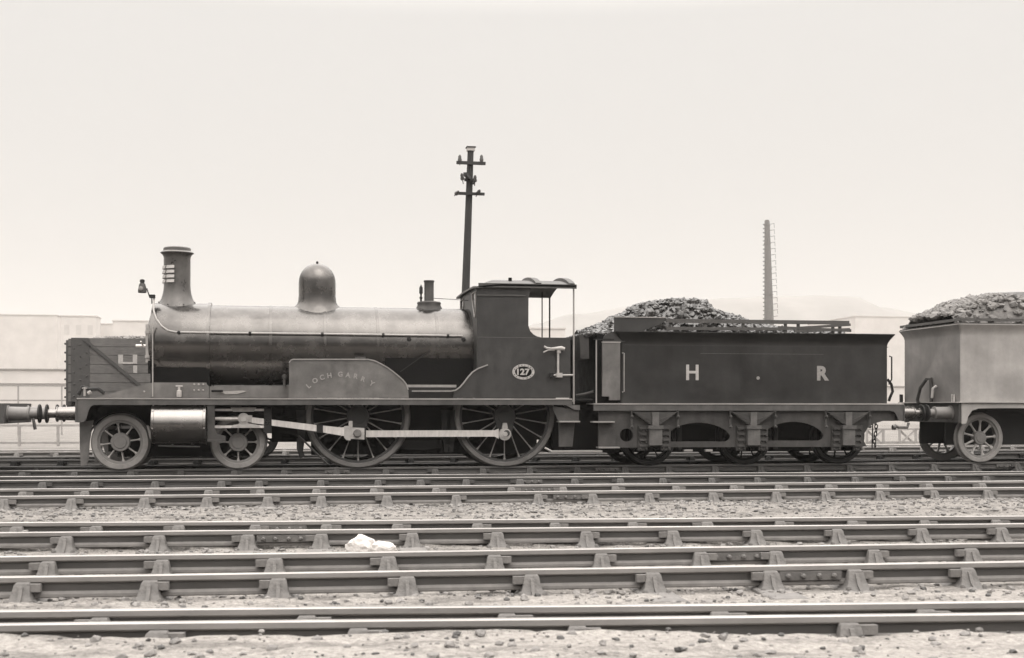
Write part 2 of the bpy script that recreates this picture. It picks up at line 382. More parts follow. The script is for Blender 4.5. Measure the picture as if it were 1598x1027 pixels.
def rail(label, a, b, chairs, plates=(), keydir=1, group='rails across the yard', phase=0, z=0.0, sleepers=False, dull=False):
    global SLEEPER
    grimy = phase in (9, 10, 11)
    global CHAIR, KEY, PLATE
    a = Vector((a.x, a.y, 0)); b = Vector((b.x, b.y, 0)); d = (b - a); L_ = d.length; ang = math.atan2(d.y, d.x)
    t = thing('rail', label, 'rail', (a.x, a.y, z), group); t.rotation_euler = (0, 0, ang)
    WL[t.name] = Vector((0, 0, 0))
    rb = rail_bar_mb(L_).build('rail_bar', M['railhead'], t)
    rb.data.materials.append(M['rail_top']); rb.data.materials.append(M['dusty']); rb.data.materials.append(M['railside']); zv_ = {}
    for v_ in rb.data.vertices: zv_[round(v_.co.x, 2)] = max(zv_.get(round(v_.co.x, 2), -9), v_.co.z)
    if grimy: rb.data.materials[2] = M['chairdark']; rb.data.materials[3] = M['railgrimy']
    for p_ in rb.data.polygons:
        ztop_ = max(zv_[round(rb.data.vertices[q_].co.x, 2)] for q_ in p_.vertices) - .0015
        if p_.normal.z > .3 and p_.center.z > ztop_ - .007: p_.material_index = 1 if not dull else 0
        elif abs(p_.normal.x) < .5 and p_.center.z > ztop_ - .041: p_.material_index = 3 if not dull else 0
        elif p_.center.z < ztop_ - .104 and abs(p_.normal.x) < .5 and not dull: p_.material_index = 2
    if CHAIR is None:
        k_ = MB().box(-.02, .135, -.078, -.030, -.098, -.046)
        CHAIR = cm.build('rail_chair', M['chair'], None, 50).data; KEY = k_.build('wedge', M['key']).data
        fp = MB().box(-.23, .23, -.046, -.030, -.108, -.045).box(-.23, .23, .030, .046, -.108, -.045)
        fp.bolts([(q, -.046, -.076) for q in (-.17, -.06, .06, .17)], .02, .03)
        PLATE = fp.build('fishplate', M['plate']).data
        DC = CHAIR.copy(); DC.materials.clear(); DC.materials.append(M['soot']); DK = KEY.copy(); DK.materials.clear(); DK.materials.append(M['soot'])  # blackened copies standing for the shade beneath the engine
        globals()['DCHAIR'], globals()['DKEY'] = DC, DK
        GC = CHAIR.copy(); GC.materials.clear(); GC.materials.append(M['chairdark']); GK = KEY.copy(); GK.materials.clear(); GK.materials.append(M['chairdark'])
        globals()['GCHAIR'], globals()['GKEY'] = GC, GK
        for nm in ('rail_chair', 'wedge', 'fishplate'):
            oo = bpy.data.objects[nm]; globals()['LOC_' + nm] = oo.location.copy(); bpy.data.objects.remove(oo)
    for i, s_ in enumerate(chairs):
        if not (0 < s_ < L_): continue
        j = hsh(i + phase * 17)
        c = place(bpy.data.objects.new('rail_chair', DCHAIR if dull else (GCHAIR if grimy else CHAIR)), t, LOC_rail_chair + Vector((s_, 0, 0)), R((j - .5) * 5))
        c.scale = (1 + (hsh(i * 3 + phase) - .5) * .12, 1, 1)
        kd = keydir if j > .25 else -keydir
        k = place(bpy.data.objects.new('wedge', DKEY if dull else (GKEY if grimy else KEY)), c, Vector((LOC_wedge.x * kd + (j - .5) * .03, LOC_wedge.y, LOC_wedge.z)) - LOC_rail_chair, R((hsh(i * 5) - .5) * 4))
    if sleepers:
        if SLEEPER is None:
            sm = MB(); loft(sm, [(-.30, -.125, .125, -.55, .45), (-.186, -.125, .125, -.56, .46), (-.176, -.115, .115, -.55, .45)])
            oo = sm.build('sleeper', M['sleeper']); SLEEPER = (oo.data, oo.location.copy()); bpy.data.objects.remove(oo)
        for i, s_ in enumerate(chairs):
            if 0 < s_ < L_: place(bpy.data.objects.new('sleeper', SLEEPER[0]), t, SLEEPER[1] + Vector((s_, (hsh(i * 7 + phase) - .5) * .1, (hsh(i * 2 + phase) - .35) * .03)), R((hsh(i * 9 + phase) - .5) * 5))
    for s_ in plates:
        place(bpy.data.objects.new('fishplate', PLATE), t, LOC_fishplate + Vector((s_, 0, 0)))
    return t, a, d.normalized(), L_
def rail_px(label, yl, yr, cx, px_plates=(), keydir=1, phase=0, ext=2.2, x0=45, x1=1545, dz=0.0, sl=False):
    a = G(x0, yl); b = G(x1, yr); d = (b - a).normalized(); a2 = a - d * ext; b2 = b + d * ext
    m_ = (yr - yl) / (x1 - x0)
    def s_of(px): return (G(px, yl + m_ * (px - x0)) - a2).dot(d)
    ss = [s_of(q) for q in cx]
    if len(ss) > 1:
        sp_ = (ss[-1] - ss[0]) / (len(ss) - 1)
        s_ = ss[0] - sp_
        while s_ > 0: ss.append(s_); s_ -= sp_
        s_ = max(ss) + sp_
        while s_ < (b2 - a2).length: ss.append(s_); s_ += sp_
    return rail(label, a2, b2, ss, [s_of(q) for q in px_plates], keydir, phase=phase, z=dz, sleepers=sl)
rail_px('nearest rail, at the bottom of the picture', 973.5, 957, [250, 560, 900, 1320], (), 1, 1, ext=1.5)
rail_px('second nearest rail, just behind the nearest one', 953, 938.5, [160, 480, 790, 1120, 1440], (), 1, 2, ext=1.5)
rail_px('rail with a blackened fishplate joint right of centre, in front of the white stones', 899, 876.5, [237, 435, 635, 828, 1016, 1199, 1330, 1504], [1262], -1, 3, sl=True)
rail_px('rail running directly in front of the two white stones', 868, 847.5, [78, 255, 430, 606, 771, 937, 1091, 1207, 1360, 1510], [1146], -1, 4)
rail_px('rail running directly behind the two white stones', 830.5, 817, [106, 250, 388, 502, 643, 775, 914, 1048, 1177, 1303, 1434], [441], -1, 5, sl=True)
rail_px('rail with a pale fishplate joint, on the near edge of the gravel strip', 815.2, 805.3, [153, 281, 400, 510, 621, 745, 865, 986, 1102, 1215], [443], 1, 6)
rail_px('rail on the far edge of the gravel strip', 774, 760.5, [113, 227, 324, 418, 502, 604, 711, 839, 924, 1011, 1111, 1209, 1285, 1370, 1455, 1538], [889], 1, 7, sl=True)
rail_px('second rail beyond the gravel strip', 763.2, 750.5, [134, 234, 326, 407, 494, 583, 680, 797, 878, 959, 1053, 1143, 1213, 1291, 1370, 1447, 1530], [838], 1, 8, dz=.002)
rail_px('third rail beyond the gravel strip', 749, 739.4, [68, 149, 243, 346, 405, 501, 590, 656, 727, 811, 896, 967, 1033, 1109, 1180, 1258, 1332, 1406, 1477, 1536], [824], 1, 9)
rail_px('fourth rail beyond the gravel strip, nearest in front of the engine track', 743.4, 736.2, [], [], 1, 10, dz=.004)
YN, YF, YC = 23.5, 25.0, 24.25
for nm, yy, ph in (('near rail under the engine and tender wheels', YN, 11), ('far rail under the engine and tender wheels', YF, 12)):
    a = Vector((-8, yy, 0)); b = Vector((22, yy, 0))
    rail(nm, a, b, [.5 + i * .93 + (hsh(i + ph) - .5) * .08 for i in range(32)], [8.9, 14.1, 22.6] if ph == 11 else [], 1, phase=ph, dull=(ph == 12))
# tracks behind the engine
YW = 29.0
for nm, yy, ph in (('near rail under the coal wagon', YW - .75, 13), ('far rail under the coal wagon', YW + .75, 14), ('rail on the near side of the empty track behind the wagon', 33.2, 15), ('rail on the far side of the empty track behind the wagon', 34.7, 16)):
    a = Vector((-12, yy, 0)); b = Vector((27, yy, 0))
    rail(nm, a, b, [.5 + i * .95 for i in range(40)], [], 1, phase=ph, dull=(ph < 15))
# timber sleepers (almost buried) under the engine road and foreground roads
def stones():
    rnd = random.Random(3); mb = MB()
    def sc(n_, x0, x1, y0, y1, r0, r1):
        for _ in range(n_):
            y = y0 + (y1 - y0) * rnd.random() ** .8; x = x0 + (x1 - x0) * rnd.random()
            r_ = r0 + (r1 - r0) * rnd.random() ** 3
            mb.rock((x, y, ground_z(x, y) + r_ * .2), r_, (1, 1, .7), .3, rnd)
    sc(7000, -4, 10, 5.2, 12, .006, .034)
    sc(7500, -6, 14, 12.6, 17.4, .008, .042)
    sc(1200, -6, 15, 17.4, 23.3, .012, .035)
    mk = MB(); keep = mb; mb = mk
    def sc(n_, x0, x1, y0, y1, r0, r1):
        for _ in range(n_):
            y = y0 + (y1 - y0) * rnd.random(); x = x0 + (x1 - x0) * rnd.random(); r_ = r0 + (r1 - r0) * rnd.random() ** 3
            mk.rock((x, y, ground_z(x, y) + r_ * .2), r_, (1, 1, .7), .3, rnd)
    sc(2200, -4, 10, 5.2, 12.5, .006, .026); sc(2200, -6, 14, 12.6, 17.4, .008, .03); sc(1500, -6, 15, 17.4, 23.3, .01, .03)
    tag(mk.build('cinders', M['iron'], None, flat=True), 'dark clinker and cinders scattered over the pale ground between the rails', 'cinders', kind='stuff')
    mb = keep
    o = mb.build('ballast_stones', M['stone'], None, flat=True)
    tag(o, 'loose pale ballast stones strewn between the rails', 'ballast', kind='stuff')
stones()
for (cx, cy, r_, sq, lab) in ((566, 851, .112, (1.35, .9, 1.0), 'larger white stone lump lying between two rails in the foreground'),
                              (598, 853, .088, (1.5, .9, .95), 'smaller white stone lump, right beside the larger one')):
    p = G(cx, 868, -.15); mb = MB(); mb.rock((0, 0, 0), 1, (1, 1, 1), .12, random.Random(cx))
    import bmesh
    me = bpy.data.meshes.new('white_stone'); me.from_pydata(mb.v, [], mb.f)
    bm = bmesh.new(); bm.from_mesh(me); bmesh.ops.recalc_face_normals(bm, faces=bm.faces[:])
    bmesh.ops.subdivide_edges(bm, edges=bm.edges[:], cuts=3, use_grid_fill=True)
    for v in bm.verts:
        v.co = v.co.normalized() * (.2 + v.co.length * .8); q = 1 + .16 * noise.noise(v.co * 1.8 + Vector((cx, 0, 0))) + .13 * noise.noise(v.co * 4) + .07 * noise.noise(v.co * 11)
        v.co *= q * r_; v.co = Vector((v.co.x * sq[0], v.co.y * sq[1], v.co.z * sq[2]))
    bm.to_mesh(me); bm.free(); me.materials.append(M['rock'])
    o = bpy.data.objects.new('white_stone', me); COL.objects.link(o); o.location = (p.x, p.y, -.165 + r_ * .8)
    tag(o, lab, 'stone', 'white stones between the rails')

# ------------------------------------------------------------------ wheels
def wheel(parent, r, ns, hub, mt, ms, mh, name='wheel', phase=0.0, tw=.075, sw=.030, crank=None, loc=(0, 0, 0), weight=False):
    """axis along Y, outer face y=0 towards the viewer; parts: rim+hub mesh, tyre and spokes as sub-parts"""
    loc = Vector(loc)
    mb = MB()
    ri = r - tw
    mb.lathe([(ri, .015), (ri - .045, .02), (ri - .045, .115), (ri, .12), (ri, .015)], loc, (0, 1, 0), 48, cap=False)
    mb.lathe([(.001, -.02), (hub * .62, -.02), (hub * .66, -.008), (hub * .93, -.006), (hub, .01), (hub, .14)], loc, (0, 1, 0), 32)
    if crank:
        c = loc + Vector((0, 0, -crank))
        mb.prism([(loc.x + math.cos(a) * hub * .95, loc.z + math.sin(a) * hub * .95) for a in [R(q) for q in range(0, 181, 20)]] +
                 [(c.x + math.cos(a) * .13, c.z + math.sin(a) * .13) for a in [R(q) for q in range(180, 361, 20)]], loc.y - .012, loc.y + .10)
        mb.lathe([(.06, -.20), (.06, .05)], c, (0, 1, 0), 20)
    o = mb.build(name, mh, parent)
    wl = WL[o.name]
    ty = MB().lathe([(r - tw, 0), (r - tw + .006, -.008), (r - .012, -.008), (r, 0), (r + .002, .09), (r + .028, .105), (r + .028, .13), (r - tw, .13), (r - tw, 0)], loc, (0, 1, 0), 64, cap=False)
    ty.build('tyre', mt, o, 28)
    if weight:
        a0 = R(60); pts = [(loc.x + math.cos(a) * (ri - .04), loc.z + math.sin(a) * (ri - .04)) for a in [R(q) for q in range(58, 123, 8)]]
        pts += [(loc.x + math.cos(R(122)) * (ri - .3), loc.z + math.sin(R(122)) * (ri - .26)), (loc.x + math.cos(R(58)) * (ri - .3), loc.z + math.sin(R(58)) * (ri - .26))]
        MB().prism(pts, loc.y + .01, loc.y + .10).build('balance_weight', mh, o)
    for k in range(ns):
        a = phase + 2 * math.pi * k / ns; d = Vector((math.cos(a), 0, math.sin(a))); q = Vector((-math.sin(a), 0, math.cos(a)))
        s_ = MB(); secs = [(hub * .8, sw * 1.15, .07), (hub + (ri - hub) * .4, sw * .85, .055), (ri - .16 if ri > .5 else ri - .10, sw * .8, .045), (ri - .075, sw * 1.2, .05), (ri - .035, sw * 2.2, .06)]
        vs = []; fs = []
        for rr, ww, dd in secs:
            for t in range(8):
                b_ = 2 * math.pi * t / 8; vs.append(loc + d * rr + q * math.cos(b_) * ww * .5 + Vector((0, .065 + math.sin(b_) * dd * .5, 0)))
        for i in range(len(secs) - 1):
            for t in range(8):
                x_, y_ = i * 8 + t, i * 8 + (t + 1) % 8; fs.append((x_, y_, y_ + 8, x_ + 8))
        s_.add(vs, fs).build('spoke', ms, o)
    return o
def far_copy(o, parent, px, yfar, pz):
    c = copy_tree(o, parent); base = WL[parent.name]
    # rotate half a turn about the vertical; the wheel's bounding centre moves to the mirrored place
    off = WL[o.name] - Vector((px, YNW, pz))
    c.location = Vector((px - off.x, yfar - off.y, pz + off.z)) - base; c.rotation_euler = (0, 0, math.pi); return c
YNW = YC - .813; YFW = YC + .813

# ================================================================== LOCOMOTIVE 127
YS = 23.02                                   # near edge of the running plate
XL = P(120, 620, YS).x; XR = P(893, 620, YS).x
ZT = P(500, 621.5, YS).z                     # top of running plate
loco = thing('steam_locomotive', 'dark outside-cylinder steam locomotive with louvred chimney and domed boiler, coupled ahead of its tender', 'locomotive', ((XL + XR) / 2, YC, 0))
YS2 = 2 * YC - YS
MB().box(XL, XR, YS - .012, YS2 + .012, ZT - .022, ZT).build('running_plate', M['bright'], loco)
for y0, y1 in ((YS, YS + .02), (YS2 - .02, YS2)):
    pts = XZ([(120.5, 622.5), (893, 622.5), (893, 632), (146, 632), (141, 635), (138, 641), (134.5, 654), (131, 658.5), (121, 659.5)], YS)
    pts = [(a, min(b, ZT - .024)) for a, b in pts]
    MB().prism(pts, y0, y1).build('valance', M['valance'], loco)
    # curved drop at the cab end
    pts = XZ([(884, 632.3), (905, 632.3), (905, 640), (898, 639.5), (891, 637)], YS); MB().prism(pts, y0, y1 + .3 if y0 < YC else y1).build('cab_foot_bracket', M['valance'], loco)
# buffer beam
zb0 = P(121, 659, YS).z
MB().box(XL - .03, XL + .012, YS, YS2, zb0, ZT - .024).build('buffer_beam', M['valance'], loco)
def buffer(parent, x, y, z, dirn, Ls=.56, m1='cylinder', name='buffer', mh=None):
    a = (dirn, 0, 0)
    o = MB().lathe([(.15, 0), (.15, .02), (.125, .025), (.118, Ls * .62), (.13, Ls * .63), (.13, Ls * .66), (.10, Ls * .67), (.085, Ls * .68)], (x, y, z), a, 28).build(name, M[m1], parent)
    MB().lathe([(.078, Ls * .64), (.078, Ls - .05), (.10, Ls - .04)], (x, y, z), a, 24).build('buffer_rod', M[m1], o)
    MB().lathe([(.02, Ls - .045), (.165, Ls - .035), (.17, Ls - .02), (.165, Ls - .005), (.1, Ls + .008), (.001, Ls + .012)], (x, y, z), a, 28).build('buffer_head', M[mh or 'frame'], o)
    return o
BZ = P(100, 645.5, 23.38).z
for yy in (23.385, 2 * YC - 23.385): buffer(loco, XL - .03, yy, BZ, -1)
# main frames, bogie frame and everything in the dark between the wheels
zf = P(500, 676, 23.8).z
for yy in (23.74, 24.73):
    f_ = MB().prism([(XL + .02, ZT - .03), (XR - .1, ZT - .03), (XR - .1, .62), (P(870, 0, 23.7).x, .50), (P(700, 0, 23.7).x, .5), (P(480, 0, 23.7).x, .5), (P(430, 0, 23.7).x, .72), (P(330, 0, 23.7).x, .74), (P(240, 0, 23.7).x, .78), (P(140, 0, 23.7).x, .80), (XL + .02, .9)], yy, yy + .03)
    f_.build('main_frame', M['soot'], loco)
for yy in (23.42, 25.05):
    gi = MB(); gi.prism(XZ([(124, 659), (146, 656), (143.5, 668), (140, 690), (138, 718), (134, 726), (126, 727), (124.5, 700)], 23.42), yy, yy + .03)
    gi.build('guard_iron', M['splash'], loco)
bg_ = MB(); xb0 = P(196, 0, 23.7).x; xb1 = P(372, 0, 23.7).x
for yy in (23.66, 24.80): bg_.box(xb0 - .3, xb1 + .35, yy, yy + .03, .32, .72)
bg_.box(xb0 - .15, xb1 + .45, 23.75, 24.75, .22, .66)
bg_.build('bogie_frame', M['soot'], loco)
MB().box(P(486, 0, 24).x, XR - .5, 23.95, 24.55, .22, ZT - .2).box(P(424, 0, 24).x, P(488, 0, 24).x, 24.0, 24.5, .47, ZT - .25).build('inside_motion', M['soot'], loco)
ash = MB().prism(XZ([(618, 668), (688, 668), (688, 699), (662, 702), (620, 701), (606, 690)], 23.78), 23.76, 24.74); ash.build('ashpan', M['frame'], loco)
br = MB()
for cx in (470, 696, 704): br.prism(XZ([(cx - 8, 640), (cx + 8, 640), (cx + 7, 672), (cx + 3, 705), (cx - 3, 705), (cx - 6, 672)], 23.5), 23.48, 23.53)
br.prism(XZ([(463, 684), (470, 684), (472, 702), (476, 712), (468, 716), (463, 700)], 23.45), 23.42, 23.47)
br.build('brake_hanger', M['frame'], loco)
MB().tube([P(466, 680, 23.4), P(512, 725, 23.4)], .018).build('sand_pipe', M['tframe'], loco)
# wheels
for cx, rr in ((187.5, .497), (371.5, .485)):
    X = P(cx, 700, YNW).x
    o = wheel(loco, rr, 8, .172, M['tyre'], M['spoke'], M['hub'], 'bogie_wheel', R(8 if cx < 200 else 0), tw=.10, sw=.034, loc=(X, YNW, rr))
    far_copy(o, loco, X, YFW, rr)
    MB().tube([(X, YNW + .1, rr), (X, YFW - .1, rr)], .07, 12).build('axle', M['soot'], loco)
RD = .962
for cx in (559, 788):
    X = P(cx, 700, YNW).x
    o = wheel(loco, RD, 18, .215, M['drwheel'], M['drspoke'], M['drhub'], 'driving_wheel', R(10), tw=.085, sw=.026, crank=.325, loc=(X, YNW, RD), weight=True)
    far_copy(o, loco, X, YFW, RD)
    MB().tube([(X, YNW + .1, RD), (X, YFW - .1, RD)], .09, 12).build('axle', M['soot'], loco)
XD1, XD2 = P(559, 700, YNW).x, P(788, 700, YNW).x; ZP = RD - .325
# wheel guard over leading bogie wheel
X1 = P(187.5, 700, YNW).x
MB().lathe([(.545, -.02), (.555, -.02), (.555, .13), (.545, .13), (.545, -.02)], (X1, YNW, .497), (0, 1, 0), 20, R(200), R(345), cap=False).build('wheel_guard', M['frame'], loco)
MB().prism(XZ([(229, 664), (232, 664), (238, 684), (234, 685)], 23.4), 23.38, 23.42).build('guard_stay', M['tyre'], loco)
# rods
YR_ = YNW - .13
crod = MB().prism(XZ([(571, 671.8), (772, 671.4), (778, 669), (778, 685), (772, 681.4), (571, 682.2)], YR_), YR_ - .03, YR_ + .02)
crod.build('coupling_rod', M['steel'], loco)
eb = P(787.5, 677.5, YR_)
o = MB().lathe([(.001, -.075), (.045, -.075), (.05, -.06), (.075, -.06), (.078, -.05), (.118, -.045), (.118, .03)], eb, (0, 1, 0), 28)
o.prism(XZ([(783, 668), (784.5, 660), (790.5, 660), (792, 668)], YR_), YR_ - .04, YR_ + .02); o.build('rod_end', M['spoke'], loco)
YK = YR_ - .07
conn = MB().prism(XZ([(393, 651.2), (495, 663.3), (533, 667.2), (540, 666), (540, 681), (534, 680), (495, 673.4), (393, 660)], YK), YK - .045, YK + .02); conn.build('connecting_rod', M['steel'], loco)
MB().prism(XZ([(494, 662), (504, 663), (504, 676), (494, 675)], YK), YK - .055, YK + .03).build('rod_cotter', M['frame'], loco)
be = MB().prism(XZ([(537, 665), (547, 664.5), (547, 687), (541, 687), (537, 683)], YK), YK - .06, YK + .04)
be.prism(XZ([(545, 667), (568.5, 668), (568.5, 686), (545, 684.5)], YK), YK - .045, YK + .04)
be.prism(XZ([(544, 657), (550, 657), (550, 668), (544, 668)], YK), YK - .03, YK + .02)
be.build('big_end', M['spoke'], loco)
pp = P(557.5, 676, YK); MB().lathe([(.001, -.09), (.06, -.09), (.075, -.075), (.075, .02)], pp, (0, 1, 0), 24).build('crank_pin', M['drwheel'], loco)
# cylinder, slide bars, crosshead
YCY = 23.26; c0 = P(238, 661, YCY); c1 = P(323, 661, YCY); rc = .375; zc = P(280, 662.5, YCY).z
for yy in (YCY, 2 * YC - YCY):
    o = MB().lathe([(rc - .02, 0), (rc, .008), (rc, .05), (rc - .008, .055), (rc - .008, c1.x - c0.x - .055), (rc, c1.x - c0.x - .05), (rc, c1.x - c0.x - .008), (rc - .02, c1.x - c0.x)], (c0.x, yy, zc), (1, 0, 0), 56).build('cylinder', M['cylinder'], loco)
    b_ = MB(); b_.bolts([(x, yy - math.sin(R(a)) * rc, zc + math.cos(R(a)) * rc) for x in (c0.x + .03, c1.x - .03) for a in (25, 50, 75, 100)], .014, .012, (0, -.8, .4)); b_.build('cover_bolt', M['tyre'], o)
dr = MB().tube([P(247, 696, 23.05), P(312, 697.5, 23.05)], .014); dr.build('drain_pipe', M['tframe'], loco)
MB().box(c0.x, c1.x, YCY + .1, 24.6, .55, ZT - .03).build('cylinder_block', M['soot'], loco)
mbk = MB().prism(XZ([(323.5, 632.5), (335, 632.5), (335, 668), (339, 677), (352, 680.5), (352, 688), (324, 688)], 23.06), 23.04, 23.10); mbk.box(P(324, 0, 23.04).x, P(352, 0, 23.04).x, 22.95, 23.25, P(340, 688, 23.04).z - .012, P(340, 686, 23.04).z)
mbk.build('motion_bracket', M['tframe'], loco)
sb = MB()
sb.box(P(334, 0, YK).x, P(424, 0, YK).x, YK - .035, YK + .035, P(380, 641.5, YK).z, P(380, 638, YK).z)
sb.box(P(334, 0, YK).x, P(424, 0, YK).x, YK - .035, YK + .035, P(380, 668, YK).z, P(380, 664, YK).z)
sb.build('slide_bar', M['steel'], loco)
MB().box(P(412, 0, YK).x, P(424, 0, YK).x, YK - .045, YK + .3, P(380, 676, YK).z, P(380, 636, YK).z).build('slide_bar_bracket', M['frame'], loco)
xh = MB(); q = P(380, 653, YK)
xh.lathe([(.001, -.085), (.06, -.085), (.065, -.07), (.10, -.065), (.10, .05)], q, (0, 1, 0), 24)
xh.box(q.x, P(393.5, 0, YK).x, YK - .04, YK + .03, P(380, 659, YK).z, P(380, 648, YK).z)
xh.prism(XZ([(360, 636), (400, 636), (396, 642.5), (364, 642.5)], YK), YK - .06, YK + .05); xh.prism(XZ([(360, 667.5), (408, 667.5), (402, 663), (388, 661), (384, 657), (376, 657), (372, 662), (364, 663)], YK), YK - .06, YK + .05)
xh.build('crosshead', M['spoke'], loco)
MB().tube([P(334, 653.5, YK), P(372, 653.5, YK)], .035, 14).build('piston_rod', M['steel'], loco)
# wedge plates and saddle above the plate
wd = MB().prism(XZ([(150, 620.8), (233, 597.5), (320, 597), (326, 603), (326, 620.8)], 23.5), 23.46, 23.50)
wd.box(P(238, 0, 23.5).x, P(322, 0, 23.5).x, 23.50, 25.0, ZT, P(280, 597, 23.5).z)
wd.prism(XZ([(150, 620.8), (233, 597.5), (236, 597.5), (236, 620.8)], 23.5), 24.98, 25.02)
wd.build('smokebox_saddle', M['splash'], loco)
MB().bolts([P(a, b, 23.455) for a in (303, 310, 317) for b in (600, 609)] + [P(225, 611, 23.455)], .02, .015).build('rivet', M['tyre'], loco)
MB().prism(XZ([(327, 603), (450, 603), (450, 620.8), (327, 620.8)], 23.5), 23.47, 24.9).build('frame_casing', M['splash'], loco)
MB().prism(XZ([(342, 611), (378, 609.5), (385, 610.5), (370, 615), (352, 615)], 23.46), 23.455, 23.468).build('maker_plate', M['tyre'], loco)
MB().tube([P(330, 610.3, 23.42), P(348, 610.3, 23.42)], .02).build('lubricator_pipe', M['soot'], loco)
lu = MB(); q = P(279.5, 612, 23.4); lu.lathe([(.04, -.09), (.045, -.07), (.045, .03), (.02, .04), (.02, .10)], q, (0, 0, 1), 16).tube([q + Vector((-.06, 0, .11)), q + Vector((.06, 0, .11))], .012); lu.build('lubricator', M['spoke'], loco)
MB().tube([P(444, 603, 23.42), P(444, 588, 23.42)], .03).lathe([(.001, -.05), (.045, -.03), (.05, 0), (.045, .03), (.001, .05)], P(444, 588, 23.42), (0, 0, 1), 12).build('sandbox_filler', M['tframe'], loco)
# boiler
RB, ZB = .755, 2.305
XS0 = P(234, 560, 23.55).x; XS1 = P(322, 560, 23.5).x; XCF = P(744, 500, 23.1).x
MB().lathe([(RB + .022, 0), (RB + .03, .012), (RB + .03, XS1 - XS0)], (XS0, YC, ZB), (1, 0, 0), 96).build('smokebox', M['boiler'], loco)
MB().lathe([(RB + .005, 0), (RB + .05, .0), (RB + .05, .055), (RB + .005, .055)], (XS1, YC, ZB), (1, 0, 0), 96).build('smokebox_ring', M['boiler'], loco)
boiler = MB().lathe([(RB, 0), (RB, XCF - XS1)], (XS1, YC, ZB), (1, 0, 0), 96).build('boiler', M['boiler'], loco)
for px in (420, 505, 587, 680):
    x = P(px, 510, 23.6).x
    MB().lathe([(RB, 0), (RB + .006, .002), (RB + .006, .05), (RB, .052)], (x, YC, ZB), (1, 0, 0), 96, cap=False).build('boiler_band', M['boiler'], boiler)
# smokebox lower sides, firebox
lw = MB().box(XS0 + .004, XS1 + .05, YC - RB * .86, YC + RB * .86, ZT, ZB - .35); lw.build('smokebox_base', M['soot'], loco)
fb0 = P(600, 0, 23.6).x
MB().prism([(YC - RB + .04, 1.30), (YC + RB - .04, 1.30), (YC + RB - .04, ZB - .2), (YC - RB + .04, ZB - .2)], fb0, XCF, axis='X').build('firebox', M['soot'], loco)
# smokebox door
dx = XS0
door = MB().lathe([(.62, 0), (.62, -.03), (.58, -.05), (.45, -.085), (.25, -.11), (.001, -.12)], (dx, YC, ZB - .02), (1, 0, 0), 48).build('smokebox_door', M['boiler'], loco)
MB().tube([(dx - .11, YC, ZB - .02), (dx - .33, YC, ZB - .02)], .028).tube([(dx - .2, YC, ZB - .02), (dx - .21, YC - .25, ZB + .05)], .014).build('door_handle', M['steel'], door)
MB().box(dx - .09, dx - .01, YC - .58, YC - .52, ZB - .35, ZB + .35).box(dx - .1, dx - .02, YC - .6, YC - .1, ZB + .18, ZB + .23).box(dx - .1, dx - .02, YC - .6, YC - .1, ZB - .27, ZB - .22).build('door_hinge', M['spoke'], door)
def saddle(prof, X, ztop_of_boiler_r, m, name, parent, n=48, lift=.006, rbase=None):
    """lathe about Z whose lowest ring follows the boiler's curve; prof from the top down as (r, z), last r sits on the boiler"""
    vs = []; fs = []; rb = ztop_of_boiler_r
    k0 = len(prof)
    for i, (r_, z_) in enumerate(prof):
        for k in range(n):
            a = 2 * math.pi * k / n; x = X + math.cos(a) * r_; y = YC + math.sin(a) * r_; z = z_
            if z_ is None or i >= k0 - 3:
                zs = ZB + math.sqrt(max(.0, rb * rb - (y - YC) ** 2)) + lift
                t = (i - (k0 - 4)) / 3.0
                if z_ is None: z = zs
                else: z = z_ + (zs - (ZB + rb + lift)) * t
            vs.append((x, y, z))
    for i in range(k0 - 1):
        for k in range(n):
            a, b = i * n + k, i * n + (k + 1) % n; fs.append((a, b, b + n, a + n))
    if prof[0][0] > 1e-4: pass
    return MB().add(vs, fs).build(name, m, parent, 40)
# chimney
XC = P(276.5, 420, YC).x; zz = lambda py: P(276.5, py, YC).z; zsm = ZB + RB + .03
chim = saddle([(.20, zz(400)), (.20, zz(386.8)), (.235, zz(386.6)), (.252, zz(388)), (.255, zz(392)), (.30, zz(394)), (.312, zz(395.2)), (.27, zz(398)), (.252, zz(401)), (.246, zz(404)), (.244, zz(445)), (.25, zz(452)), (.262, zz(459)), (.288, zsm + .09), (.325, zsm + .025), (.35, zsm + .0)], XC, RB + .03, M['chimney'], 'chimney', loco)
for r_i in range(4):
    for a0, a1 in ((7, 42), (50, 92), (100, 140)):
        z1 = zz(416.2 + 7.3 * r_i); z0 = zz(420.6 + 7.3 * r_i); mb = MB(); vs = []; fs = []; n_ = 8
        for k in range(n_ + 1):
            a = R(a0 + (a1 - a0) * k / n_); c_, s_ = math.cos(a), math.sin(a)
            for rr, z_ in ((.246, z1), (.262, z1 + .004), (.276, z0), (.246, z0)): vs.append((XC - s_ * rr, YC - c_ * rr, z_))
        for k in range(n_):
            for t in range(4): a, b = k * 4 + t, k * 4 + (t + 1) % 4; fs.append((a, b, b + 4, a + 4))
        fs += [(3, 2, 1, 0), (n_ * 4, n_ * 4 + 1, n_ * 4 + 2, n_ * 4 + 3)]
        mb.add(vs, fs).build('louvre', M['bright'], chim)
MB().bolts([(XC + math.sin(R(a)) * .335, YC - math.cos(R(a)) * .335, ZB + math.sqrt((RB + .03) ** 2 - (math.cos(R(a)) * .335) ** 2) + .01) for a in (-75, -25, 25, 75)], .016, .02, (0, -.3, 1)).build('chimney_bolt', M['frame'], chim)
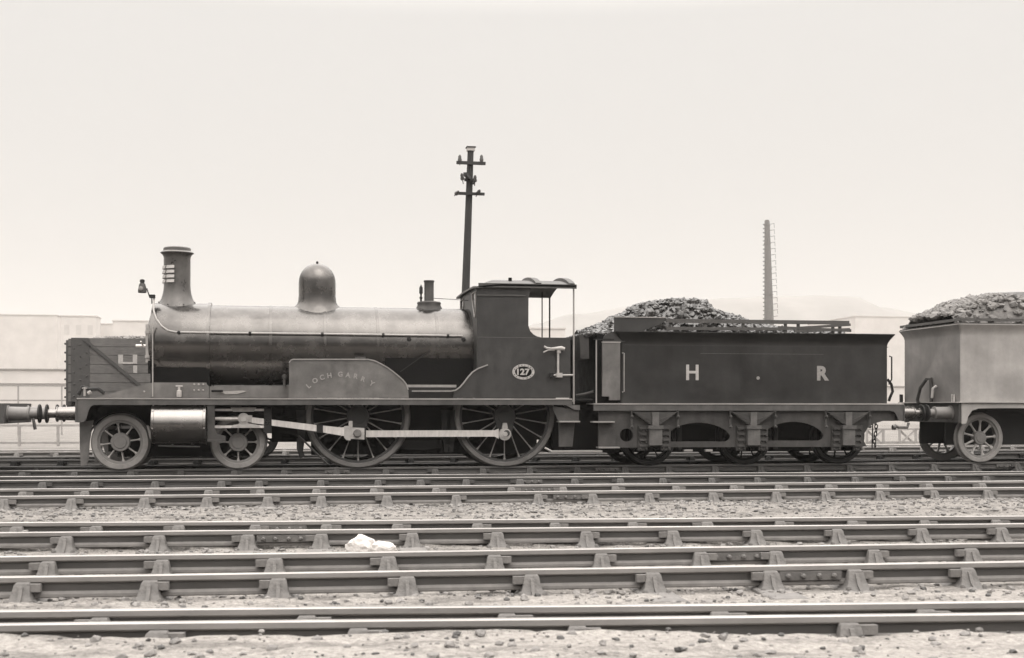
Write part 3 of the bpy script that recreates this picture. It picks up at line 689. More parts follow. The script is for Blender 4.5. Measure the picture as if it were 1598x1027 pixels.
# dome
XDm = P(495, 440, YC).x; zd = lambda py: P(495, py, YC).z; zbt = ZB + RB
pr = [(.001, zd(411.5))] + [(.352 * math.sin(R(a)), zd(441) + (zd(411.5) - zd(441)) * math.cos(R(a))) for a in range(10, 91, 10)] + [(.354, zd(455)), (.352, zd(462)), (.366, zbt + .09), (.395, zbt + .035), (.44, zbt + .0)]
dome = saddle(pr, XDm, RB, M['boiler'], 'dome', loco)
MB().lathe([(.02, -.01), (.02, .02), (.03, .03), (.001, .05)], (XDm, YC, zd(411.5)), (0, 0, 1), 12).build('dome_knob', M['frame'], dome)
# safety valve, whistle
XV = P(669.5, 450, YC).x; zv = lambda py: P(669.5, py, YC).z
sv = saddle([(.11, zv(470)), (.22, zv(471.5)), (.235, zv(473)), (.225, zbt + .07), (.24, zbt + .03), (.262, zbt)], XV, RB, M['tframe'], 'safety_valve_base', loco)
MB().lathe([(.10, zv(472) - 0), (.094, zv(470)), (.094, zv(441)), (.104, zv(440)), (.104, zv(438)), (.08, zv(438)), (.08, zv(442))], (XV, YC, 0), (0, 0, 1), 28).build('safety_valve', M['tframe'], loco)
xw = P(657, 450, YC).x
MB().lathe([(.02, zv(473)), (.02, zv(467)), (.035, zv(465)), (.018, zv(463)), (.018, zv(459)), (.036, zv(458)), (.034, zv(449)), (.015, zv(446.5)), (.001, zv(444))], (xw, YC, 0), (0, 0, 1), 14).build('whistle', M['frame'], loco)
MB().tube([P(677, 465.5, YC), P(742, 469.5, YC)], .006, 5).build('whistle_rod', M['frame'], loco)
# handrail
YHR = 23.49
hp = [P(a, b, y_) for a, b, y_ in ((241, 462, 23.95), (239.5, 475, 23.8), (240, 486, 23.68), (244, 498, 23.58), (252, 509, 23.51), (262, 516, 23.49), (275, 518.5, 23.48), (330, 519.3, 23.475), (503, 521.3, 23.475), (600, 522.6, 23.475), (722, 524.3, 23.475))]
MB().tube(hp, .019, 8).build('handrail', M['rail_handle'], loco)
for px, py in ((279, 518.8), (390, 520), (503, 521.4), (598, 522.6), (699, 524)):
    p = P(px, py, 23.475)
    MB().lathe([(.001, -.03), (.03, -.015), (.034, 0), (.03, .015), (.012, .03), (.012, .09)], p, (0, 1, -.1), 12).build('handrail_knob', M['frame'], loco)
for px, py in ((638.5, 529.5), (723.5, 530)):
    MB().lathe([(.001, -.03), (.035, -.02), (.045, 0), (.045, .04)], P(px, py, 23.50), (0, 1, 0), 12).build('washout_plug', M['frame'], loco)
MB().tube([P(238.3, 619, 23.45), P(238.3, 505, 23.45)], .012, 6).build('smokebox_pillar', M['bright'], loco)
MB().tube([P(625, 580, 23.45), P(672, 547, 23.45)], .008, 6).build('oil_pipe', M['frame'], loco)
MB().box(XS0 - .03, XS0 + .01, 23.5, 23.6, P(0, 588, 23.5).z if False else 1.75, 1.98).build('lamp_iron', M['soot'], loco)
# lamp and its bracket
lb = MB().box(P(233.5, 0, 23.9).x, P(242, 0, 23.9).x, 23.85, 23.97, P(236, 465, 23.9).z, P(236, 460, 23.9).z)
lb.bar(P(234, 465, 23.9), P(229, 450, 23.9), .02, .02, (0, 1, 0)); lb.tube([P(237, 462, 23.9), P(237, 474, 23.9)], .01, 6)
lb.build('lamp_bracket', M['frame'], loco)
pl = P(222, 457, 23.9)
lamp = thing('oil_lamp', 'small oil lamp on the bracket in front of the chimney', 'lamp', pl)
MB().lathe([(.07, 0), (.078, .01), (.078, .05), (.07, .10), (.055, .16), (.032, .19)], pl, (0, 0, 1), 16).build('lamp_body', M['tframe'], lamp)
MB().lathe([(.03, .185), (.036, .19), (.046, .20), (.042, .235), (.046, .24), (.001, .255)], pl, (0, 0, 1), 16).build('lamp_chimney', M['frame'], lamp)
MB().lathe([(.045, 0), (.04, .02), (.001, .03)], pl + Vector((-.02, -.068, .075)), (0, -1, 0), 16).build('lens', M['glass'], lamp)
# splasher with the name
spl = XZ([(451.5, 621), (451, 566), (454, 562), (458, 560.8), (574, 560.8), (584, 562.8), (594, 567.5), (604, 573), (613, 579.5), (621, 586), (629, 593), (634, 599.5), (637, 608), (638, 621)], 23.13)
YSP = 23.13
MB().prism(spl, YSP, 23.52).build('splasher', M['splash'], loco)
top = spl[1:-1]; ed = MB()
for i in range(len(top) - 1):
    a, b = top[i], top[i + 1]; ed.bar((a[0], YSP + .0, a[1]), (b[0], YSP + .0, b[1]), .03, .02)
ed.build('beading', M['tyre'], loco)
nm_ = MB()
for ch, px, py, ro in (('L', 481.5, 602, 40), ('O', 491.5, 594, 28), ('C', 502.5, 589, 18), ('H', 514, 586, 9), ('G', 531, 584, 1), ('A', 543, 585.3, -6), ('R', 555.5, 587.3, -13), ('R', 567, 591.8, -21), ('Y', 580.3, 598.5, -32)):
    nm_ = MB(); put_text(nm_, ch, P(px, py, YSP - .004), .125, R(ro), .004); nm_.build('name_letter', M['faded'], loco)
MB().box(P(555, 0, YSP).x, P(571, 0, YSP).x, YSP + .1, YSP + .2, P(0, 561, YSP).z if False else spl[4][1], spl[4][1] + .05).build('oil_box', M['tframe'], loco)
# ledge between splashers
lg = MB().box(P(634, 0, 23.3).x, P(712, 0, 23.3).x, 23.28, 23.5, P(670, 604.5, 23.3).z, P(670, 600.5, 23.3).z).build('splasher_ledge', M['tyre'], loco)
MB().box(P(634, 0, 23.16).x, P(712, 0, 23.16).x, 23.19, 23.55, ZT, P(670, 604.5, 23.2).z - .01).build('splasher_base', M['frame'], loco)
sweep = [P(a, b, 23.12) for a, b in ((643, 610.3), (704, 610.3), (711, 609), (718, 604), (724, 597), (730, 589), (737, 581), (746, 575), (761, 569.5))]
sw_ = MB()
for i in range(len(sweep) - 1): sw_.bar(sweep[i], sweep[i + 1], .05, .022)
sw_.build('beading', M['tyre'], loco)
# cab
YCS = 23.12; YCF = 2 * YC - YCS
side = [(744, 449), (826, 449), (829, 452), (826.5, 458), (824.8, 466), (824.6, 508), (827, 516), (832, 521.5), (838, 525), (846, 526.8), (890, 528), (890, 621), (707, 621), (709, 610.5), (716, 605.5), (724, 596.5), (731, 588), (738, 580.5), (744, 576)]
sd2 = XZ(side, YCS); sd2 = [(a, max(b, ZT + .001)) for a, b in sd2]
MB().prism(sd2, YCS, YCS + .012).build('cab_side', M['cabpaint'], loco)
MB().prism(sd2, YCF - .012, YCF).build('cab_side', M['cabpaint'], loco)
cb = MB(); a = P(744, 460.5, YCS); b = P(820, 461.5, YCS); cb.bar(a + Vector((0, -.012, 0)), b + Vector((0, -.012, 0)), .025, .02)
cb.build('gutter_strip', M['valance'], loco)
MB().box(P(744, 0, YCS).x, P(890, 0, YCS).x, YCS - .004, YCS, P(800, 527.2, YCS).z, P(800, 526.2, YCS).z).build('seam_strip', M['valance'], loco)
# cab front with spectacle windows (plate across the engine, X thick)
ztop = P(744, 450, YCS).z
def arch(y, base, rise): return base + rise * (1 - ((y - YC) / (YCS - YC)) ** 2)
fr = [(YCS, ZT + .01), (YCS, ztop)] + [(YCS + (YCF - YCS) * k / 12, arch(YCS + (YCF - YCS) * k / 12, ztop, .03)) for k in range(1, 12)] + [(YCF, ztop), (YCF, ZT + .01)]
hol = []
for sg in (-1, 1):
    hol.append([(YC + sg * y_, z_) for y_, z_ in ((.62, ztop - .05), (1.03, ztop - .06), (1.05, ztop - .40), (.99, ztop - .52), (.92, ztop - .53), (.80, ztop - .42), (.66, ztop - .27), (.60, ztop - .18))])
XFr = P(744, 500, YCS).x
MB().prism(fr, XFr, XFr + .012, holes=hol, axis='X').build('cab_front', M['cabpaint'], loco)
for h_ in hol:
    MB().prism(h_, XFr + .003, XFr + .007, axis='X').build('window_pane', M['pane'], loco)
    w_ = MB(); pts = [Vector((XFr - .008, a_, b_)) for a_, b_ in h_]; w_.tube(pts + [pts[0]], .014, 6); w_.build('window_frame', M['tyre'], loco)
# roof shell
def roof_z(x, y, off=0.0):
    t = min(1.0, max(0.0, (x - X0r) / .55)); t = t * t * (3 - 2 * t)
    return zE + (.05 * t) + (.155 * t + .02) * (1 - ((y - YC) / 1.2) ** 2) + off
X0r = P(741, 448, 23.05).x - .03; X1r = P(900, 448, 23.05).x; zE = P(820, 448.5, 23.05).z - .03
vs = []; fs = []; nx, ny = 24, 28
for off in (0, .035):
    for i in range(nx + 1):
        for j in range(ny + 1):
            x = X0r + (X1r - X0r) * i / nx; y = YC - 1.2 + 2.4 * j / ny; vs.append((x, y, roof_z(x, y, off)))
m_ = ny + 1; K = (nx + 1) * m_
for i in range(nx):
    for j in range(ny):
        a = i * m_ + j; fs += [(a, a + 1, a + m_ + 1, a + m_), (K + a, K + a + m_, K + a + m_ + 1, K + a + 1)]
for i in range(nx):
    for j in (0, ny): a = i * m_ + j; fs.append((a, a + m_, K + a + m_, K + a))
for j in range(ny):
    for i in (0, nx): a = i * m_ + j; fs.append((a, a + 1, K + a + 1, K + a))
roof = MB().add(vs, fs).build('cab_roof', M['roof'], loco)
for pxr in (841, 893):
    x = P(pxr, 448, 23.05).x; rb = MB(); pts = []
    for j in range(25):
        y = YC - 1.16 + 2.32 * j / 24; pts.append(Vector((x, y, roof_z(x, y, .035) + .035 * math.sin(math.pi * j / 24) ** .5)))
    for j in range(24): rb.bar(pts[j], pts[j + 1], .11, .06)
    rb.build('roof_rib', M['roof'], roof)
q = P(796, 438, 23.5); MB().box(q.x - .03, q.x + .03, 23.47, 23.53, q.z - .07, q.z + .055).build('roof_vent', M['soot'], roof)
MB().box(X0r + .1, X1r, 23.05, 23.07, zE + .02, zE + .10).build('roof_edge', M['roof'], roof)
for yy in (YCS + .02, YCF - .02):
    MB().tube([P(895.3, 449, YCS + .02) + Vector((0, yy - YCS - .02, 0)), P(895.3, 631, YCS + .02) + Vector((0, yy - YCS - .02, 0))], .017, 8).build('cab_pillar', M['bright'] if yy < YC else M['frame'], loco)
MB().prism(XZ([(820, 450), (862, 450), (851, 461), (820, 461)], YCF), YCF - .03, YCF).build('roof_gusset', M['frame'], loco)
MB().tube([P(846, 455, YCF - .3), P(846, 540, YCF - .3)], .013, 6).build('cab_handrail', M['frame'], loco)
MB().box(P(892, 0, 23.3).x, P(893.5, 0, 23.3).x, 23.16, 23.5, ZT, P(890, 530, 23.2).z).build('cab_doorpost', M['soot'], loco)
MB().box(P(744, 0, 23.2).x + .06, P(885, 0, 23.2).x - .2, 23.3, 25.2, ZT, P(800, 560, 23.3).z).build('footplate_fittings', M['soot'], loco)
# number plate: oval ring, numerals, lettering
npc = P(816.8, 580.3, YCS - .006); rx, rz = .213, .147
npl = MB().prism([(npc.x + math.cos(R(a)) * rx, npc.z + math.sin(R(a)) * rz) for a in range(0, 360, 8)], YCS - .008, YCS - .001,
                 holes=[[(npc.x + math.cos(R(a)) * rx * .76, npc.z + math.sin(R(a)) * rz * .70) for a in range(0, 360, 8)]]).build('number_plate', M['white'], loco)
MB().prism([(npc.x + math.cos(R(a)) * rx * .77, npc.z + math.sin(R(a)) * rz * .71) for a in range(0, 360, 8)], YCS - .0045, YCS - .0005).build('plate_field', M['soot'], npl)
nb = MB(); put_text(nb, '127', npc + Vector((0, -.001, 0)), .15, 0, .006, fit=(.245, .125)); nb.build('numerals', M['white'], npl)
lt = MB()
for s_, a0, a1, up in (('HIGHLAND', 158, 22, 1), ('RAILWAY', 205, 335, -1)):
    for i, ch in enumerate(s_):
        a = R(a0 + (a1 - a0) * i / (len(s_) - 1)); k_ = .87
        pos = Vector((npc.x + math.cos(a) * rx * .88, YCS - .0095, npc.z + math.sin(a) * rz * .85))
        tg = math.atan2(math.sin(a) * rx, math.cos(a) * rz)
        put_text(lt, ch, pos, .034, tg - math.pi / 2 if up > 0 else tg + math.pi / 2, .001)
lt.build('plate_lettering', M['soot'], npl)
# injector fitting on the cab side
ij = MB()
ij.tube([P(849, 540.5, 23.05), P(853, 543, 23.04), P(860, 544, 23.04), P(876, 543.5, 23.03), P(881, 545, 23.03)], [.02, .022, .02, .045, .035], 10)
ij.tube([P(848, 550, 23.05), P(855, 546.5, 23.04), P(866, 546, 23.04)], .014, 8)
ij.tube([P(871, 548, 23.05), P(871, 584, 23.05)], .022, 10); ij.tube([P(872, 546, 23.05), P(872, 551, 23.05)], .04, 10)
ij.tube([P(864, 585.5, 23.05), P(894, 585.5, 23.05)], .018, 8); ij.box(P(868, 0, 23.05).x, P(877, 0, 23.05).x, 23.0, 23.1, P(870, 589, 23.05).z, P(870, 582, 23.05).z)
ij.build('injector_pipework', M['spoke'], loco)
MB().lathe([(.001, -.03), (.05, -.03), (.055, 0), (.05, .03)], P(861, 585.5, 23.07), (0, 1, 0), 14).build('pipe_flange', M['frame'], loco)
# cab steps and rear frame
MB().prism(XZ([(862, 634), (903, 640), (903, 657), (872, 660), (868, 650), (863, 640)], 23.08), 23.06, 23.10).build('cab_step_plate', M['tframe'], loco)
MB().prism(XZ([(871, 658), (897, 658), (893, 697), (872, 697)], 23.10), 23.08, 23.12).build('cab_step_plate', M['tframe'], loco)
st = MB().box(P(872, 0, 23.0).x, P(904, 0, 23.0).x, 22.93, 23.2, P(880, 659, 23).z, P(880, 657, 23).z)
st.box(P(858, 0, 23.0).x, P(938, 0, 23.0).x, 22.9, 23.12, P(880, 706, 23).z, P(880, 703, 23).z); st.build('footstep', M['bright'], loco)
MB().tube([P(850, 699, 23.1), P(856, 702, 23.1), P(862, 705, 23.05), P(936, 705.5, 23.05)], .02, 8).build('feed_pipe', M['spoke'], loco)
# front fittings: coupling hook, brake hose
ff = MB(); q = P(131, 612, 23.9)
ff.tube([q + Vector((-.1, 0, -.05)), q + Vector((-.02, 0, .1)), q + Vector((.1, 0, .05)), q + Vector((.25, 0, .06)), q + Vector((.36, 0, -.02))], .035, 8)
ff.build('brake_hose', M['frame'], loco)
MB().tube([P(132, 618, 23.3), P(132, 604, 23.3)], .02, 6).tube([P(128, 606, 23.3), P(136, 606, 23.3)], .012, 6).tube([P(137, 614, 23.3), P(142, 611, 23.3)], .03, 8).build('lamp_socket', M['tyre'], loco)
MB().tube([(XL - .03, YC, BZ), (XL - .18, YC, BZ), (XL - .24, YC, BZ - .06), (XL - .22, YC, BZ - .12), (XL - .15, YC, BZ - .12)], .03, 8).build('coupling_hook', M['iron'], loco)

# ================================================================== TENDER
TX0 = P(926, 630, YS).x; TX1 = P(1410, 630, YS).x; TZ = P(1150, 629.5, YS).z
tend = thing('tender', 'dark six wheeled tender lettered H R, heaped with coal, behind the engine cab', 'tender', ((TX0 + TX1) / 2, YC, 0))
MB().box(TX0, TX1, YS - .012, YS2 + .012, TZ - .022, TZ).build('tender_platform', M['bright'], tend)
for y0, y1 in ((YS, YS + .02), (YS2 - .02, YS2)):
    pts = XZ([(926.5, 631), (1410, 631), (1410, 657), (1402, 656.5), (1400, 650), (1396, 643), (1390, 641), (926.5, 641)], YS)
    MB().prism([(a, min(b, TZ - .024)) for a, b in pts], y0, y1).build('tender_valance', M['valance'], tend)
MB().box(TX1 - .012, TX1 + .03, YS, YS2, P(1410, 657, YS).z, TZ - .024).build('buffer_beam', M['valance'], tend)
for yy in (23.385, 2 * YC - 23.385): buffer(tend, TX1 + .03, yy, BZ, 1)
# tank with flared top
YT = 23.10; tx0 = P(941, 560, YT).x; tx1 = P(1386, 560, YT).x; zt = P(1200, 520.5, YT - .1).z; zf0 = P(1200, 540, YT).z
def tank(x0, x1, yh, z0, z1, ztop, flare, m, parent, name, rc_=.10):
    levels = [(z0, 0)] + [(z1, 0)] + [(z1 + (ztop - z1) * k / 8, flare * (1 - math.cos(math.pi / 2 * k / 8))) for k in range(1, 9)]
    levels += [(ztop + .015, flare), (ztop + .015, flare - .03), (ztop - .12, .0)]
    vs = []; fs = []
    for z, o_ in levels:
        cx = [(x0 - o_, -yh - o_), (x1 + o_, -yh - o_), (x1 + o_, yh + o_), (x0 - o_, yh + o_)]
        ring = []
        for (ax, ay), (qx, qy), st_ in zip(cx, ((1, 1), (-1, 1), (-1, -1), (1, -1)), (180, 270, 0, 90)):
            for k in range(5):
                a = R(st_ + 90 * k / 4); ring.append((ax + qx * rc_ + math.cos(a) * rc_, YC + ay + qy * rc_ + math.sin(a) * rc_, z))
        vs += ring
    n = 20
    for i in range(len(levels) - 1):
        for k in range(n): a, b = i * n + k, i * n + (k + 1) % n; fs.append((a, b, b + n, a + n))
    fs.append(tuple((len(levels) - 1) * n + k for k in range(n)))
    return MB().add(vs, fs).build(name, m, parent, 30)
tank(P(968, 0, YT).x, tx1, YC - YT, TZ, zf0, zt, .115, M['panel'], tend, 'tank', .06)
zl = P(1150, 552, YT).z
MB().box(P(1093, 0, YT).x, P(1285, 0, YT).x, YT - .002, YT + .002, zl - .002, zl + .002).build('lining', M['ghost'], tend)
MB().box(P(975, 0, YT).x, tx1, YT - .003, YT + .002, zf0 - .008, zf0 + .004).build('seam_strip', M['paint'], tend)
hr = MB(); q = P(1080.5, 581.2, YT - .003); hw, hh, sw = .125, .15, .058
hr.box(q.x - hw, q.x - hw + sw, q.y - .002, q.y + .004, q.z - hh, q.z + hh).box(q.x + hw - sw, q.x + hw, q.y - .002, q.y + .004, q.z - hh, q.z + hh).box(q.x - hw + sw, q.x + hw - sw, q.y - .0015, q.y + .004, q.z - .02, q.z + .03)
hr.build('letter_h', M['white'], tend)
hr = MB(); put_text(hr, 'R', P(1284.3, 582.5, YT - .003), .4, 0, .018, fit=(.25, .29)); hr.build('letter_r', M['faded'], tend)
MB().prism([(P(1183, 590, YT).x + math.cos(R(a)) * .034, P(1183, 590, YT).z + math.sin(R(a)) * .034) for a in range(0, 360, 30)], YT - .004, YT).build('full_stop', M['faded'], tend)
# tender front: bulkhead, corner locker, pillars
fx = P(968, 0, YT).x
MB().prism(XZ([(939.5, 535), (967.5, 535), (967.5, 624.5), (950.5, 624.5), (950.5, 619), (939.5, 618.5)], YT), YT - .02, YT + .02).build('tender_side_sheet', M['splash'], tend)
MB().box(P(939, 0, YT).x, P(968, 0, YT).x, YT - .03, YT + .03, P(950, 535, YT).z, P(950, 534, YT).z + .01).build('sheet_beading', M['bright'], tend)
MB().prism(XZ([(941, 530), (942.5, 525), (946, 521.3), (952, 519), (975, 518.6), (975, 533.8), (941, 533.8)], YT), YT - .012, YT + .02).build('tender_wing', M['paint'], tend)
MB().box(P(931, 0, 23.3).x, P(968, 0, 23.3).x, 23.3, 25.2, TZ, P(950, 522, 23.3).z).build('tender_front', M['soot'], tend)
MB().tube([P(930.5, 530, YT), P(930.5, 629, YT)], .014, 8).build('tender_pillar', M['bright'], tend)
MB().box(P(926, 0, YT).x, P(958, 0, YT).x, YT - .03, YT + .02, P(940, 530.5, YT).z, P(940, 528.8, YT).z).build('pillar_bracket', M['frame'], tend)
MB().tube([P(971, 551, 23.05), P(974, 551, 23.03), P(974, 611, 23.03), P(971, 612, 23.05)], .012, 8).build('tender_handrail', M['tyre'], tend)
MB().prism(XZ([(904.5, 523), (916, 522), (919, 528), (919.5, 560), (906, 560)], 23.4), 23.4, 25.0).build('coal_plate', M['tframe'], tend)
MB().tube([P(899, 617, 23.3), P(912, 615, 23.3), P(926, 611, 23.3)], .025, 8).build('drag_pipe', M['tframe'], tend)
MB().box(P(858, 0, 23.8).x, P(965, 0, 23.8).x, 23.6, 24.9, .24, ZT - .05).build('drawbar_plate', M['soot'], tend)
MB().box(P(893, 0, 23.2).x, P(927, 0, 23.2).x, 23.3, 25.2, ZT - .03, ZT).build('fall_plate', M['frame'], tend)
# high front plate and timber coal rails
MB().prism(XZ([(958.5, 495), (1037, 496), (1042, 499), (1030, 506), (1008, 514), (1000, 519), (958.5, 519)], 23.25), 23.24, 23.27).build('coal_guard', M['cabpaint'], tend)
MB().box(P(958, 0, 23.24).x, P(1040, 0, 23.24).x, 23.225, 23.285, P(1000, 496, 23.24).z, P(1000, 495, 23.24).z + .006).build('guard_beading', M['tyre'], tend)
for yy in (23.24, 25.2):
    d_ = Vector((0, yy - 23.24, 0))
    for (a, b, h_) in (((1040, 500.5), (1325, 503.8), .075), ((1040, 512.5), (1215, 513.5), .06), ((1195, 515), (1327, 506.8), .05), ((1215, 511), (1328, 516), .055), ((1240, 517), (1326, 514), .05)):
        MB().bar(P(*a, 23.24) + d_ + Vector((0, hsh(a[0]) * .03, 0)), P(*b, 23.24) + d_, .035, h_).build('coal_rail_plank', M['wood'], tend)
    for px in (1100, 1160, 1226, 1246, 1300, 1311): MB().box(P(px - 2.2, 0, 23.26).x, P(px + 2.2, 0, 23.26).x, yy + .018, yy + .05, zt - .1, P(px, 502.5, 23.26).z).build('rail_post', M['wood'], tend)
# rear fittings
MB().tube([P(1388, 556, 23.8), P(1391.5, 557, 23.8), P(1391.5, 592, 23.8), P(1387, 600, 23.8)], .016, 8).build('rear_handrail', M['frame'], tend)
MB().tube([P(1385, 592, 23.9), P(1391, 600, 23.9), P(1393, 611, 23.9), P(1389, 620, 23.9), P(1387, 626, 23.9)], .03, 8).build('rear_hose', M['frame'], tend)
# outside frames with lightening holes
YTF = 23.10
outer = [(934, 641), (1398, 641), (1396, 657), (1378, 657), (1364, 661), (1354, 668), (1348, 678), (1348, 688), (1353, 697), (1336, 697.3), (1332, 697.3), (1310, 697.3), (1309, 697.5), (1195, 697.5), (1188, 698), (1159, 698), (1044, 698), (1036, 698.3), (992, 698.6), (961, 698.6), (960, 660), (934, 657)]
def ell(cx, cy, rx_, ry_): return [(cx + math.cos(R(a)) * rx_, cy + math.sin(R(a)) * ry_) for a in range(0, 360, 15)]
def dh(x0, x1, yb):
    c = (x0 + x1) / 2; h_ = (x1 - x0) / 2
    top = [(c + h_ * math.cos(R(a)), yb - 8 - 21.5 * math.sin(R(a)) ** 1.3) for a in range(0, 181, 12)]
    return top + [(x0 + 2, yb - 3), (x0 + 7, yb), (x1 - 7, yb), (x1 - 2, yb - 3)]
hs = [ell(977.7, 679, 10.3, 10.3), dh(1041, 1139.5, 689), dh(1191, 1285, 687.6)]
for yy in (YTF, 2 * YC - YTF - .025):
    MB().prism(XZ(outer, YTF), yy, yy + .025, holes=[XZ(h_, YTF) for h_ in hs]).build('tender_frame', M['tframe'], tend)
MB().box(P(933, 0, YTF).x, P(960, 0, YTF).x, YTF - .03, YTF - .005, P(940, 697, YTF).z, P(940, 658, YTF).z).build('tender_step_plate', M['tframe'], tend)
MB().box(P(924, 0, 23).x, P(958, 0, 23).x, 22.93, 23.15, P(940, 659.5, 23).z, P(940, 657.5, 23).z).box(P(933, 0, 23).x, P(966, 0, 23).x, 22.93, 23.15, P(940, 699.5, 23).z, P(940, 697.5, 23).z).build('footstep', M['tyre'], tend)
TWX = []
for pw, pa in ((1012.5, 1022), (1163, 1173), (1309, 1320)):
    X = P(pw, 700, YNW).x; TWX.append(X); rw = .555
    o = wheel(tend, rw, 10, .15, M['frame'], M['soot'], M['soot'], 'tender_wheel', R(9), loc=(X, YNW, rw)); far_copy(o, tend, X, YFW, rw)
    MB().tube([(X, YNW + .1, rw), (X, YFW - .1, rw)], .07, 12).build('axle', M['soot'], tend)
    for sg in (1, -1):
        def m_(y): return YC + sg * (y - YC)
        def bx(mb, a0, a1, b0, b1, y0, y1):
            ys_ = sorted((m_(y0), m_(y1))); z0_, z1_ = P(pa, b1, y0).z, P(pa, b0, y0).z
            k_ = 1941. / 24.8; x0_ = X + (a0 - pa) / 74.5; x1_ = X + (a1 - pa) / 74.5
            mb.box(x0_, x1_, ys_[0], ys_[1], z0_, z1_); return mb
        ab = MB(); bx(ab, pa - 9.5, pa + 9.5, 669.5, 695, YTF - .14, YTF); bx(ab, pa - 11, pa + 11, 664, 669.5, YTF - .16, YTF)
        abo = ab.build('axlebox', M['axlebox'], tend)
        for s2 in (-1, 1):
            gd = MB()
            xo = pa + s2 * 17
            for j, (wd_, y0_, y1_) in enumerate(((7, 664, 703),)): bx(gd, xo - wd_, xo + wd_, y0_, y1_, YTF - .05, YTF - .001)
            for yb in (667, 676, 685, 694): bx(gd, xo - 6, xo + 4, yb, yb + 3, YTF - .09, YTF - .04)
            for yb in (671, 680, 690, 700): 
                for dx_ in (-4, 4): gd.bolts([(X + (xo + dx_ - pa) / 74.5, m_(YTF - .05), P(pa, yb, YTF).z)], .018, .03, (0, -sg, 0))
            gd.build('hornblock', M['tframe'], tend)
        sp_ = MB(); ys0, ys1 = sorted((m_(YTF - .11), m_(YTF - .03)))
        zc_, ze_ = P(pa, 661, YTF).z, P(pa, 646, YTF).z
        for lf in range(6):
            L_ = .46 * (1 - lf * .14); pts = []
            n_ = 8
            for i in range(-n_, n_ + 1):
                t = i / n_ * (L_ / .46); pts.append((X + t * .46, zc_ + (ze_ - zc_) * abs(t) ** 1.25 - lf * .016 + .05))
            sp_.prism([(a, b + .006) for a, b in pts] + [(a, b - .006) for a, b in reversed(pts)], ys0, ys1)
        sp_.prism([(X - .44, ze_ + .035), (X + .44, ze_ + .035), (X + .10, zc_ + .05), (X - .10, zc_ + .05)], ys0 + .02, ys1 - .01)
        sp_.build('leaf_spring', M['tframe'], tend)
        bk = MB(); bx(bk, pa - 5, pa + 5, 643, 666, YTF - .13, YTF - .02); bk.build('spring_buckle', M['axlebox'], tend)
        for s2 in (-1, 1):
            hg = MB().tube([(X + s2 * .46, m_(YTF - .07), ze_ + .08), (X + s2 * .46, m_(YTF - .07), P(pa, 668, YTF).z)], .022, 8).bolts([(X + s2 * .46, m_(YTF - .09), P(pa, b_, YTF).z) for b_ in (650, 666)], .03, .04, (0, -sg, 0))
            hg.build('spring_hanger', M['tframe'], tend)
bm_ = MB().box(P(965, 0, 23.7).x, P(1345, 0, 23.7).x, 23.72, 24.78, .24, TZ - .1); bm_.build('tank_well', M['soot'], tend)
br = MB()
for px in (985, 1060, 1136, 1210, 1283): br.box(P(px, 0, 23.5).x - .04, P(px, 0, 23.5).x + .04, 23.46, 23.52, .3, 1.0)
br.tube([(TWX[0] - .4, 24.25, .25), (TWX[2] + .3, 24.25, .25)], .03); br.build('brake_gear', M['frame'], tend)
bp_ = MB().box(P(1068, 0, 23.1).x, P(1081, 0, 23.1).x, 23.1, 23.2, P(1075, 704.5, 23.1).z, P(1075, 701.5, 23.1).z).box(P(1101, 0, 23.1).x, P(1112, 0, 23.1).x, 23.1, 23.2, P(1105, 704.5, 23.1).z, P(1105, 701.5, 23.1).z); bp_.build('tender_clip', M['bright'], tend)
# coupling chain at the rear
ch = MB(); x = P(1366, 0, 23.6).x
for i in range(7):
    z = P(1366, 660, 23.6).z - i * .075; n_ = 10
    pts = []
    for k in range(n_ + 1):
        a = 2 * math.pi * k / n_; dx_, dz_ = math.cos(a) * .03, math.sin(a) * .05
        pts.append((x + dx_ + .02 * math.sin(i), 23.6, z + dz_) if i % 2 else (x + .02 * math.sin(i), 23.6 + dx_, z + dz_))
    ch.tube(pts, .011, 6)
ch.tube([P(1362, 660, 23.6), P(1361, 700, 23.6)], .012, 6)
ch.build('safety_chain', M['frame'], tend)
MB().tube([P(1396, 664, 24.0), P(1402, 667, 24.0), P(1416, 667, 24.0), P(1418, 660, 24.0)], .03, 8).lathe([(.05, 0), (.05, .06)], P(1397, 667, 24.0), (-1, 0, 0), 12).build('brake_pipe', M['hub'], tend)

